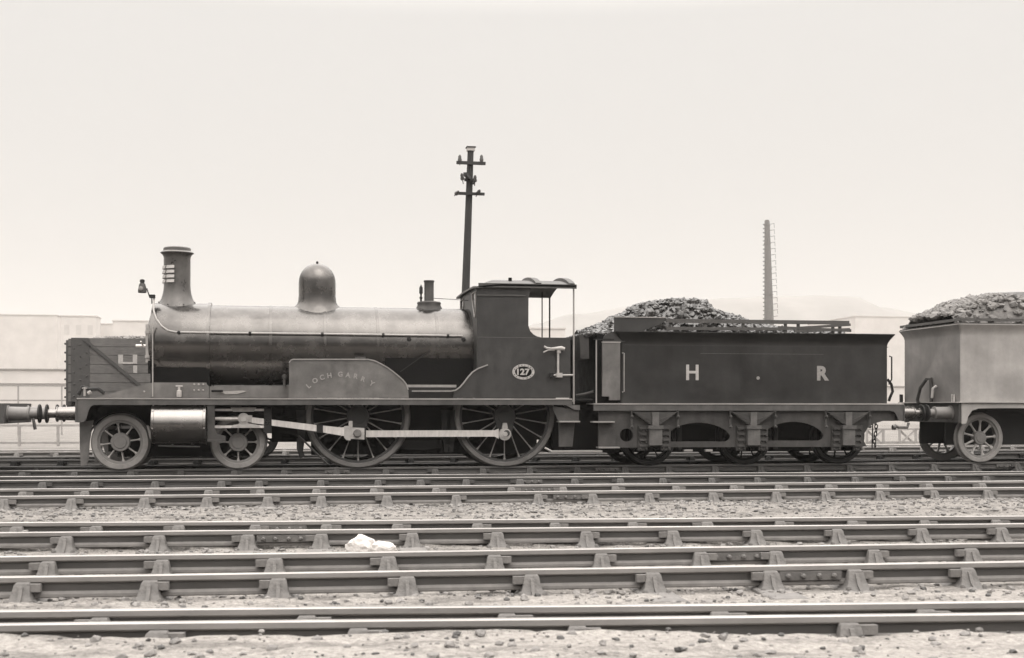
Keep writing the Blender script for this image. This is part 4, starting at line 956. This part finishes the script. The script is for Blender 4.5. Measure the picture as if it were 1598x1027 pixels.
# coal
def heap(name, prof, y0, y1, zbase, label, lump, n, m, seed, Yp, slope=1.6):
    rnd = random.Random(seed); mb = MB()
    top = [P(a, b, Yp) for a, b in prof]; xs = [p.x for p in top]; yc = (y0 + y1) / 2; hw = (y1 - y0) / 2
    def H(x, y):
        if x <= xs[0]: h = top[0].z
        elif x >= xs[-1]: h = top[-1].z
        else:
            for i in range(len(xs) - 1):
                if xs[i] <= x <= xs[i + 1]:
                    t = (x - xs[i]) / (xs[i + 1] - xs[i]); h = top[i].z * (1 - t) + top[i + 1].z * t; break
        e_ = max(0, abs(y - yc) / hw - .25) / .75
        return zbase + max(.0, h - zbase - .03) * (1 - e_ ** slope)
    # dense core surface
    nx, ny = 60, 24; vs = []; fs = []
    for i in range(nx + 1):
        for j in range(ny + 1):
            x = xs[0] + (xs[-1] - xs[0]) * i / nx; y = y0 + (y1 - y0) * j / ny; vs.append((x, y, H(x, y) - lump * .7 + .03 * noise.noise(Vector((x * 5, y * 5, seed)))))
    for i in range(nx):
        for j in range(ny): a = i * (ny + 1) + j; fs.append((a, a + 1, a + ny + 2, a + ny + 1))
    mb.add(vs, fs)
    for _ in range(n):
        x = xs[0] + (xs[-1] - xs[0]) * rnd.random(); y = y0 + (y1 - y0) * rnd.random()
        r_ = lump * (.35 + .85 * rnd.random() ** 1.6 + (1.1 * rnd.random() if rnd.random() < .035 else 0))
        mb.rock((x, y, H(x, y) - r_ * .45), r_, (1, 1, .85), .32, rnd)
    o = mb.build(name, m, None, flat=True); tag(o, label, 'coal', kind='stuff'); return o
heap('coal_heap', [(903, 527), (912, 514), (925, 509), (938, 504), (948, 498), (962, 491), (978, 486), (990, 477), (1000, 471), (1015, 469), (1035, 465.5), (1060, 464), (1086, 465), (1100, 467), (1107, 474), (1113, 480), (1128, 485), (1145, 489), (1165, 497), (1190, 505), (1240, 511), (1300, 513)], 23.32, 25.15, P(1100, 521, 23.3).z, 'dark heap of lump coal piled on the lettered tender', .075, 2600, M['coal'], 5, 24.0)

# ================================================================== SECOND TENDER (right edge)
X2 = P(1500.5, 560, 23.05).x; X2b = X2 + 5.6
t2 = thing('tender', 'faded grey tender at the right edge, its end plate facing the lettered tender', 'tender', (X2 + 2.8, YC, 0))
z2 = P(1501, 627, 23.05).z; z2t = P(1501, 506, 22.95).z
tank(X2, X2b, YC - 23.08, z2, z2t - .22, z2t, .09, M['tender2'], t2, 'tank', .03)
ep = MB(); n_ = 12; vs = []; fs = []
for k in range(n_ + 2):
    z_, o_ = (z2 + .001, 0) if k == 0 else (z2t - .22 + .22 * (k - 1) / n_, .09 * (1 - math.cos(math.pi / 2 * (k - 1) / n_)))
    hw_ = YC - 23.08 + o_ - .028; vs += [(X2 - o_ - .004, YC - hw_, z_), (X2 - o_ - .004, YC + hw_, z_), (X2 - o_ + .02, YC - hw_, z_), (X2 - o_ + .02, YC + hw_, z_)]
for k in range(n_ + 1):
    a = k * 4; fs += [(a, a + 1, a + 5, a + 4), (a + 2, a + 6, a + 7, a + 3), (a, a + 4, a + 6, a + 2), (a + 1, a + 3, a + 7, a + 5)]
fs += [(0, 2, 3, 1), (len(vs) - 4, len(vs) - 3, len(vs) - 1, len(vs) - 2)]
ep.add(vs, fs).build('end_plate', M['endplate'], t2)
MB().box(X2 - .12, X2b, YC - 1.22, YC + 1.22, z2 - .02, z2).build('tender_platform', M['tender2'], t2)
MB().box(X2 - .05, X2, YC - 1.18, YC + 1.18, z2 - .42, z2 - .022).build('buffer_beam', M['tframe'], t2)
pts = [(1500.5, 627.5), (1598, 627.5), (1640, 627.5), (1640, 637), (1556, 637), (1527, 637.5), (1517, 641), (1511, 650), (1508, 661), (1500.5, 661.5)]
for yy in (23.07, 2 * YC - 23.09): MB().prism([(a, min(b, z2 - .022)) for a, b in XZ(pts, 23.07)], yy, yy + .02).build('tender_valance', M['tender2'], t2)
for yy in (23.385, 2 * YC - 23.385): buffer(t2, X2 - .05, yy, BZ, -1, Ls=.56, m1='hub')
XW2 = P(1530, 700, YNW).x
o = wheel(t2, .50, 9, .14, M['tyre'], M['spoke'], M['hub'], 'tender_wheel', R(4), tw=.09, sw=.05, loc=(XW2, YNW, .50)); far_copy(o, t2, XW2, YFW, .50)
for dxx in (1.98, 3.96):
    c = copy_tree(o, t2); c.location = o.location + Vector((dxx, 0, 0))
MB().tube([(XW2, YNW + .1, .5), (XW2, YFW - .1, .5)], .07, 12).build('axle', M['soot'], t2)
MB().box(X2 + .02, X2b, 23.72, 23.75, .35, z2 - .03).box(X2 + .02, X2b, 24.75, 24.78, .35, z2 - .03).build('inside_frame', M['frame'], t2)
for (a, b) in (((z2t - .02), (z2t + .035)), ((z2t + .075), (z2t + .13))):
    mb = MB(); k_ = .06
    mb.box(X2 - k_, X2 - k_ + .03, 23.02, 25.5, a, b).box(X2 - k_ + .03, X2b, 23.02, 23.05, a, b).box(X2 - k_ + .03, X2b, 25.47, 25.5, a, b); mb.build('coal_rail_plank', M['wood'], t2)
mb = MB()
for y_ in (23.05, 23.6, 24.2, 24.8, 25.4): mb.box(X2 - .03, X2 + .01, y_, y_ + .04, z2t - .05, z2t + .13)
for x_ in (.6, 1.3, 2.0): mb.box(X2 + x_, X2 + x_ + .05, 23.05, 23.09, z2t - .05, z2t + .13)
mb.build('rail_post', M['wood'], t2)
MB().tube([(X2 - .1, 24.55, z2 - .15), (X2 - .17, 24.52, z2 + .05), (X2 - .14, 24.45, z2 + .3), (X2 - .08, 24.3, z2 + .48), (X2 - .04, 24.2, z2 + .50), (X2 - .04, 24.18, z2 + .2), (X2 - .04, 24.18, z2)], .035, 10).build('brake_hose', M['tframe'], t2)
MB().tube([(X2 - .02, 24.0, z2 + .33), (X2 - .10, 24.0, z2 + .28), (X2 - .12, 24.0, z2 + .08)], .03, 8).build('lamp_iron', M['spoke'], t2)
MB().tube([(X2 - .05, 23.25, z2), (X2 - .05, 23.25, z2 + .16)], .018, 6).tube([(X2 - .05, 23.33, z2), (X2 - .05, 23.33, z2 + .16)], .018, 6).build('lamp_bracket', M['spoke'], t2)
MB().tube([(X2 - .08, 25.4, z2), (X2 - .08, 25.4, z2 + .17)], .04, 8).build('filler_stub', M['frame'], t2)
zb2 = z2t - .05
heap('coal_heap', [(1453, 489), (1462, 485), (1472, 480), (1485, 474), (1500, 467), (1520, 461), (1545, 461), (1570, 466), (1600, 462), (1700, 455), (1780, 470)], 23.15, 25.35, zb2, 'pale dusty heap of coal on the grey tender at the right edge', .085, 2200, M['coaldust'], 9, 24.2, 7.0)

# ================================================================== coal wagon behind the engine
YWn = YW - 1.18; wx0 = P(111, 570, YWn).x; wx1 = wx0 + 5.0; wz0 = P(150, 627, YWn).z; wz1 = P(150, 527.5, YWn).z
def make_wagon(x0, label, marks=True):
    x1 = x0 + 5.0
    wg = thing('coal_wagon', label, 'wagon', ((x0 + x1) / 2, YW, 0), None)
    zs = [wz0] + [P(150, b, YWn).z for b in (611.5, 597, 582.7, 568.7, 554.3, 541)] + [wz1]
    for yy in (YWn, 2 * YW - YWn - .06):
        s_ = MB()
        for i in range(len(zs) - 1): s_.box(x0, x1, yy + .004 * hsh(i), yy + .06, zs[i] + .004, zs[i + 1] - .004)
        s_.build('side_planks', M['wagon'], wg)
    for xx in (x0 - .06, x1):
        s_ = MB()
        for i in range(len(zs) - 1): s_.box(xx, xx + .06, YWn + .01, 2 * YW - YWn - .01, zs[i] + .004, zs[i + 1] - .02)
        s_.build('end_planks', M['wagon'], wg)
    for sx, xx in ((-1, x0), (1, x1)):
        MB().prism([(xx, wz0), (xx - sx * .38, wz0), (xx - sx * .38, wz1 - .03), (xx - sx * .36, wz1), (xx, wz1)], YWn - .012, YWn - .001).build('corner_plate', M['iron'], wg)
        MB().box(min(xx, xx + sx * .11), max(xx, xx + sx * .11), YWn + .02, YWn + .14, wz0 - .08, wz1 - .05).build('end_post', M['iron'], wg)
        b_ = MB(); b_.bolts([(xx + sx * .11, YWn + .05, wz0 + .1 + i * .19) for i in range(7)], .025, .04, (sx, 0, 0))
        b_.bolts([(xx - sx * (.06 + .13 * (i % 3)), YWn - .012, wz0 + .12 + i * .085) for i in range(15)], .018, .018); b_.build('coach_bolt', M['iron'], wg)
    a = Vector((x0 + .26, YWn - .022, wz1 - .02)); b = P(216, 600, YWn - .022); dd = (b - a); b = a + dd * ((wz0 + .02 - a.z) / dd.z)
    MB().bar(a, b, .018, .065, (0, 0, 1)).build('diagonal_strap', M['iron'], wg)
    MB().box(x0 - .06, x1 + .06, YWn + .05, 2 * YW - YWn - .05, wz0 - .02, wz0 + .02).build('floor', M['wagon'], wg)
    MB().box(x0 - .10, x1 + .10, YW - .95, YW - .85, wz0 - .26, wz0 - .02).box(x0 - .10, x1 + .10, YW + .85, YW + .95, wz0 - .26, wz0 - .02).box(x0 - .1, x0 + .05, YW - 1.1, YW + 1.1, wz0 - .3, wz0 - .021).box(x1 - .05, x1 + .1, YW - 1.1, YW + 1.1, wz0 - .3, wz0 - .021).build('underframe', M['iron'], wg)
    for xx in (x0 + 1.15, x1 - 1.15):
        o = wheel(wg, .48, 8, .12, M['frame'], M['frame'], M['frame'], 'wagon_wheel', R(20), loc=(xx, YW - .813, .48), sw=.06)
        c = copy_tree(o, wg); c.location = Vector((2 * xx - WL[o.name].x, YW + .813 - (WL[o.name].y - (YW - .813)), WL[o.name].z)) - WL[wg.name]; c.rotation_euler = (0, 0, math.pi)
        MB().box(xx - .14, xx + .14, YW - 1.02, YW - .86, .35, .68).box(xx - .35, xx + .35, YW - .95, YW - .92, .55, wz0 - .26).build('axle_guard', M['iron'], wg)
    if marks:
        q = MB(); 
        for r_ in ((184.5, 192, 553.5, 567.5), (207.2, 214, 553.5, 567.5), (208, 214, 570.5, 582), (192, 207.2, 565, 568)):
            a = P(r_[0], r_[3], YWn - .004); b = P(r_[1], r_[2], YWn - .004); q.box(a.x, b.x, YWn - .005, YWn + .003, a.z, b.z)
        q.build('letter_h', M['white'], wg)
        a = P(184.5, 582, YWn - .004); b = P(192, 568, YWn - .004); MB().box(a.x, b.x, YWn - .004, YWn + .003, a.z, b.z).build('letter_h', M['ghost'], wg)
    return wg
make_wagon(wx0, 'open plank coal wagon with a white H on its side, standing behind the engine')
heap('coal_load', [(112, 529), (135, 526), (150, 524), (175, 522), (195, 521.5), (220, 522), (250, 524), (420, 527)], YWn + .08, 2 * YW - YWn - .08, wz1 - .12, 'pale coal showing over the top of the plank wagon', .045, 1500, M['stone'], 11, YW - .5)

# vehicle at the far left: only its buffer end reaches the frame
XB = P(66.5, 645, 23.385).x - .56 - .03
fw = thing('flat_wagon', 'low wagon at the left edge, buffers touching the front of the engine', 'wagon', (XB - 1.2, YC, 0))
MB().box(XB - 2.4, XB, 23.1, 25.4, 1.0, 1.16).build('wagon_deck', M['wagon'], fw)
MB().box(XB - .12, XB + .001, 23.05, 25.45, .84, 1.2).build('headstock', M['iron'], fw)
for yy in (23.385, 2 * YC - 23.385): buffer(fw, XB, yy, BZ, 1, Ls=.56, m1='hub')
o = wheel(fw, .48, 8, .12, M['frame'], M['frame'], M['frame'], 'wagon_wheel', R(20), loc=(XB - 1.1, YNW, .48), sw=.06); far_copy(o, fw, XB - 1.1, YFW, .48)
MB().tube([(XB, YC, BZ), (XB + .25, YC, BZ - .02), (XB + .3, YC, BZ - .3)], .03).build('coupling_link', M['iron'], fw)

# ================================================================== telegraph pole
YP = 32.0
bp0 = P(727, 445, YP); tp = P(734.5, 234, YP)
dirp = (tp - bp0) / (tp.z - bp0.z); base = bp0 + dirp * (-.2 - bp0.z)
pole = thing('telegraph_pole', 'tarred wooden telegraph pole with crossarms rising behind the cab', 'telegraph pole', base)
MB().tube([base, bp0, tp], [.125, .103, .080], 14).build('pole_shaft', M['pole'], pole)
MB().box(tp.x - .10, tp.x + .10, YP - .10, YP + .10, tp.z - .03, tp.z + .05).build('pole_cap', M['lead'], pole)
MB().box(tp.x - .12, tp.x + .12, YP - .12, YP + .12, tp.z + .05, tp.z + .075).build('cap_board', M['pole'], pole)
def insul(p, parent, rot=(0, 0, 1)):
    o = MB().lathe([(.012, -.10), (.012, 0), (.045, .0), (.055, .04), (.04, .09), (.045, .12), (.022, .17), (.001, .18)], p, rot, 14).build('insulator', M['ceramic'], parent)
a1 = MB().box(P(711.5, 0, YP).x, P(756.5, 0, YP).x, YP - .15, YP - .07, P(734, 258, YP).z, P(734, 253.5, YP).z).build('crossarm', M['pole'], pole)
for px in (717.5, 751.5): insul(P(px, 252, YP - .11), a1)
a2 = MB().bar(P(721, 277.5, YP) + Vector((0, -.55, 0)), P(742, 282, YP) + Vector((0, .35, 0)), .09, .08).build('crossarm', M['pole'], pole)
insul(P(741, 284, YP - .2), a2, (0, -.3, 1)); insul(P(722, 281, YP - .6), a2, (-.2, -.3, 1))
a3 = MB().box(P(709, 0, YP).x, P(755, 0, YP).x, YP - .15, YP - .07, P(734, 305.5, YP).z, P(734, 301.5, YP).z).build('crossarm', M['pole'], pole)
insul(P(711.5, 303, YP - .11) , a3, (.3, -1, .3)); insul(P(745, 303, YP - .11), a3, (.3, -1, .6))
MB().box(P(724, 0, YP).x, P(741, 0, YP).x, YP - .15, YP - .06, P(734, 284, YP).z, P(734, 280, YP).z).build('bracket', M['pole'], pole)

# ================================================================== factory chimney with ladder (far)
YCH = 300.0
stk = thing('factory_chimney', 'tall tapering brick chimney with an iron ladder up its right side', 'chimney', P(1200, 640, YCH))
prof = [(1194.6, 345.5), (1195.5, 345.5), (1199, 343.5), (1201, 346), (1202.5, 380), (1204, 440), (1206.8, 500), (1210, 640), (1191, 640), (1193.3, 500), (1193, 440), (1193, 380)]
xz = XZ(prof, YCH); vs = []; fs = []
n_ = 20; lv = [343.5, 346, 360, 380, 420, 460, 500, 560, 636]
def lr(py):
    l_ = 1193.2; r_ = 1200.8 + (py - 345) * (6.2 / 155); return l_, r_
for py in lv:
    l_, r_ = lr(py); a = P(l_, py, YCH); b = P(r_, py, YCH); c = (a + b) / 2; rr = (b.x - a.x) / 2 * (.8 if py < 345 else 1)
    for k in range(n_): t = 2 * math.pi * k / n_; vs.append((c.x + math.cos(t) * rr, c.y + math.sin(t) * rr, c.z))
for i in range(len(lv) - 1):
    for k in range(n_): a, b = i * n_ + k, i * n_ + (k + 1) % n_; fs.append((a, b, b + n_, a + n_))
MB().add(vs, fs).build('chimney_stack', M['brick'], stk)
bd = MB()
for py in (352, 380, 420, 460):
    l_, r_ = lr(py); a = P(l_, py, YCH); b = P(r_, py, YCH); bd.lathe([((b.x - a.x) / 2 + .12, -.1), ((b.x - a.x) / 2 + .12, .1)], (a + b) / 2, (0, 0, 1), 20)
bd.build('iron_band', M['brick'], stk)
ld = MB()
for i in range(16):
    py = 350 + i * 9.6; l_, r_ = lr(py); ld.tube([P(r_, py, YCH), P(r_ + 7.5, py - 1, YCH)], .07, 5)
    if i < 15: ld.tube([P(r_ + 7, py, YCH), P(lr(py + 9.6)[1] + 7, py + 5.5, YCH)], .06, 5)
ld.build('ladder', M['brick'], stk)
sb_ = MB()
for i in range(24): py = 350 + i * 6.4; sb_.tube([P(1194.5, py, YCH), P(1190.8, py + .6, YCH)], .16, 5)
sb_.build('step_irons', M['brick'], stk)

# ================================================================== distant buildings, walls, hills, fences
def building(label, px0, px1, ptop, Y, D, m='pale', roofh=0.0, name='warehouse', cat='building', base=None, win=0, rot=0.0):
    a = P(px0, ptop, Y); b = P(px1, ptop, Y); zb = -.2
    t = thing(name, label, cat, ((a.x + b.x) / 2, Y + D / 2, zb), None)
    zt_ = a.z
    MB().box(a.x, b.x, Y, Y + D, zb, zt_ - roofh).build('wall', M[m], t)
    if roofh:
        MB().prism([(Y - .3, zt_ - roofh), (Y + D / 2, zt_), (Y + D + .3, zt_ - roofh)], a.x - .2, b.x + .2, axis='X').build('roof', M['pale2'], t)
    else: MB().box(a.x - .15, b.x + .15, Y - .15, Y + D + .15, zt_, zt_ + .25).build('parapet', M['pale'], t)
    for k in range(win):
        xx = a.x + (b.x - a.x) * (k + .5) / win; ww = (b.x - a.x) / win * .22
        MB().box(xx - ww, xx + ww, Y - .03, Y, zt_ - roofh - 4.2, zt_ - roofh - 2.0).build('window', M['pale2'], t)
    if rot:
        o_ = t.location - Vector((a.x, Y, zb)); t.rotation_euler = (0, 0, rot)
        t.location = Vector((a.x, Y, zb)) + Matrix.Rotation(rot, 3, 'Z') @ o_
    return t
building('flat topped pale warehouse block at the far left', -40, 89, 491, 330, 8)
building('pale warehouse block with a flat roof, second from the left in the haze', 95, 150, 493.5, 300, 7, win=3)
building('low pale block in the haze between two taller warehouses', 150, 176, 506, 310, 6)
building('long pale warehouse in the haze just left of the smokebox', 176, 262, 501, 290, 8)
building('pale low shed seen through the open cab', 828, 882, 513, 220, 20)
building('pale low block seen between the two tenders', 1335, 1420, 494, 300, 30)
rs = building('dark pitched roof shed rising behind the coal at the right edge', 1538, 1720, 440, 70, 16, m='pale', roofh=2.2, name='engine_shed', rot=R(-32))
for c in rs.children:
    if c.name.startswith('roof'): c.data.materials[0] = M['tframe']
sh = thing('added_dark_shed', 'added dark shed behind the camera, unseen, for the boiler to reflect', 'building', (5, -14, -.2))
MB().box(-70, 80, -22, -14, -.2, 7.0).build('wall', M['iron'], sh); MB().prism([(-13.6, 7.0), (-18, 8.6), (-22.4, 7.0)], -71, 81, axis='X').build('roof', M['iron'], sh)  # added out of view so the boiler reflects a dark band
wl_ = thing('boundary_wall', 'long pale boundary wall across the yard behind the tracks', 'wall', (20, 110, -.2))
MB().box(-90, 150, 110, 110.5, -.2, P(70, 600, 110).z).build('wall_face', M['pale'], wl_)
MB().box(-90.2, 150.2, 109.9, 110.6, P(70, 600, 110).z, P(70, 598, 110).z).build('coping', M['fence'], wl_)
w2 = thing('goods_shed', 'long low pale shed roof line beyond the boundary wall', 'building', (0, 150, -.2))
MB().box(-110, -8, 150, 170, -.2, P(70, 577, 150).z).build('wall', M['pale'], w2)
MB().box(-110.2, -7.8, 149.8, 170, P(70, 577, 150).z, P(70, 575.5, 150).z).build('parapet', M['fence'], w2)
# hill ridges
def hill(prof, Y, depth, seed):
    tops = [P(a, b, Y) for a, b in prof]; vs = []; fs = []; nx = 160; ny = 10
    x0, x1 = tops[0].x, tops[-1].x
    for i in range(nx + 1):
        x = x0 + (x1 - x0) * i / nx; h = 0
        for k in range(len(tops) - 1):
            if tops[k].x <= x <= tops[k + 1].x: t = (x - tops[k].x) / (tops[k + 1].x - tops[k].x); t = t * t * (3 - 2 * t); h = tops[k].z * (1 - t) + tops[k + 1].z * t
        for j in range(ny + 1):
            s_ = math.sin(math.pi * j / ny) ** .8; vs.append((x, Y + depth * (j / ny - .5), -.3 + (h + .3) * s_ * (1 + .03 * noise.noise(Vector((x * .02, j, seed))))))
    for i in range(nx):
        for j in range(ny): a = i * (ny + 1) + j; fs.append((a, a + 1, a + ny + 2, a + ny + 1))
    o = MB().add(vs, fs).build('hill', M['hill'], None); o['kind'] = 'structure'
hill([(560, 625), (700, 560), (840, 505), (900, 490), (1000, 477), (1110, 467), (1190, 462), (1310, 462), (1345, 478), (1420, 492), (1560, 520), (1800, 600), (1900, 634)], 1500, 500, 1)
hill([(-900, 634), (-500, 560), (-100, 515), (150, 505), (300, 512), (500, 560), (700, 634)], 1900, 500, 2)
# low braced timber fence
YFE = 41.0
def fence(x0, x1, Y, zt_, zb_, sp_, label, brace=True, m='fence', pw=.09, rails=None):
    t = thing('timber_fence', label, 'fence', ((x0 + x1) / 2, Y, zb_ - .05)); r_ = MB()
    for z in (rails or (zt_, zb_ + .06)): r_.box(x0, x1, Y - .03, Y + .03, z - .035, z + .035)
    r_.build('fence_rail', M[m], t)
    n = int((x1 - x0) / sp_)
    for i in range(n + 1):
        x = x0 + i * sp_
        MB().box(x - pw / 2, x + pw / 2, Y - .06, Y - .031, zb_ - .05, zt_ + .035).build('fence_post', M[m], t)
        if brace and i < n and i % 2 == 0:
            MB().bar((x, Y - .045, zb_), (x + sp_, Y - .045, zt_), .03, .07).bar((x, Y + .045, zt_), (x + sp_, Y + .045, zb_), .03, .07).build('fence_brace', M[m], t)
fence(P(-30, 0, YFE).x, P(124, 0, YFE).x, YFE, P(80, 664, YFE).z, P(80, 694, YFE).z, 1.15, 'low pale timber fence at the far left, below the buffers', False)
fence(P(1352, 0, YFE).x, P(1600, 0, YFE).x + 2, YFE, P(1400, 670, YFE).z, P(1400, 693, YFE).z, .62, 'low timber fence with crossed braces, seen between the tenders')
fence(P(-40, 0, 60).x, P(140, 0, 60).x, 60, P(70, 602, 60).z, -.1, 1.9, 'tall open post fence at the far left in front of the wall', False, pw=.07, rails=(P(70, 602, 60).z, P(70, 625, 60).z))

# ------------------------------------------------------------------ haze
hz = MB().box(-3600, 3600, -70, 3500, -1.3, 175).build('haze', M['hill'], None, flat=True)
hm = bpy.data.materials.new('haze_air'); hm.use_nodes = True; t = hm.node_tree; t.nodes.clear()
o_ = t.nodes.new('ShaderNodeOutputMaterial'); pv = t.nodes.new('ShaderNodeVolumePrincipled')
pv.inputs['Color'].default_value = (.72, .70, .675, 1); pv.inputs['Density'].default_value = .00042; pv.inputs['Anisotropy'].default_value = 0.0
t.links.new(pv.outputs[0], o_.inputs['Volume']); hz.data.materials.clear(); hz.data.materials.append(hm); hz['kind'] = 'stuff'
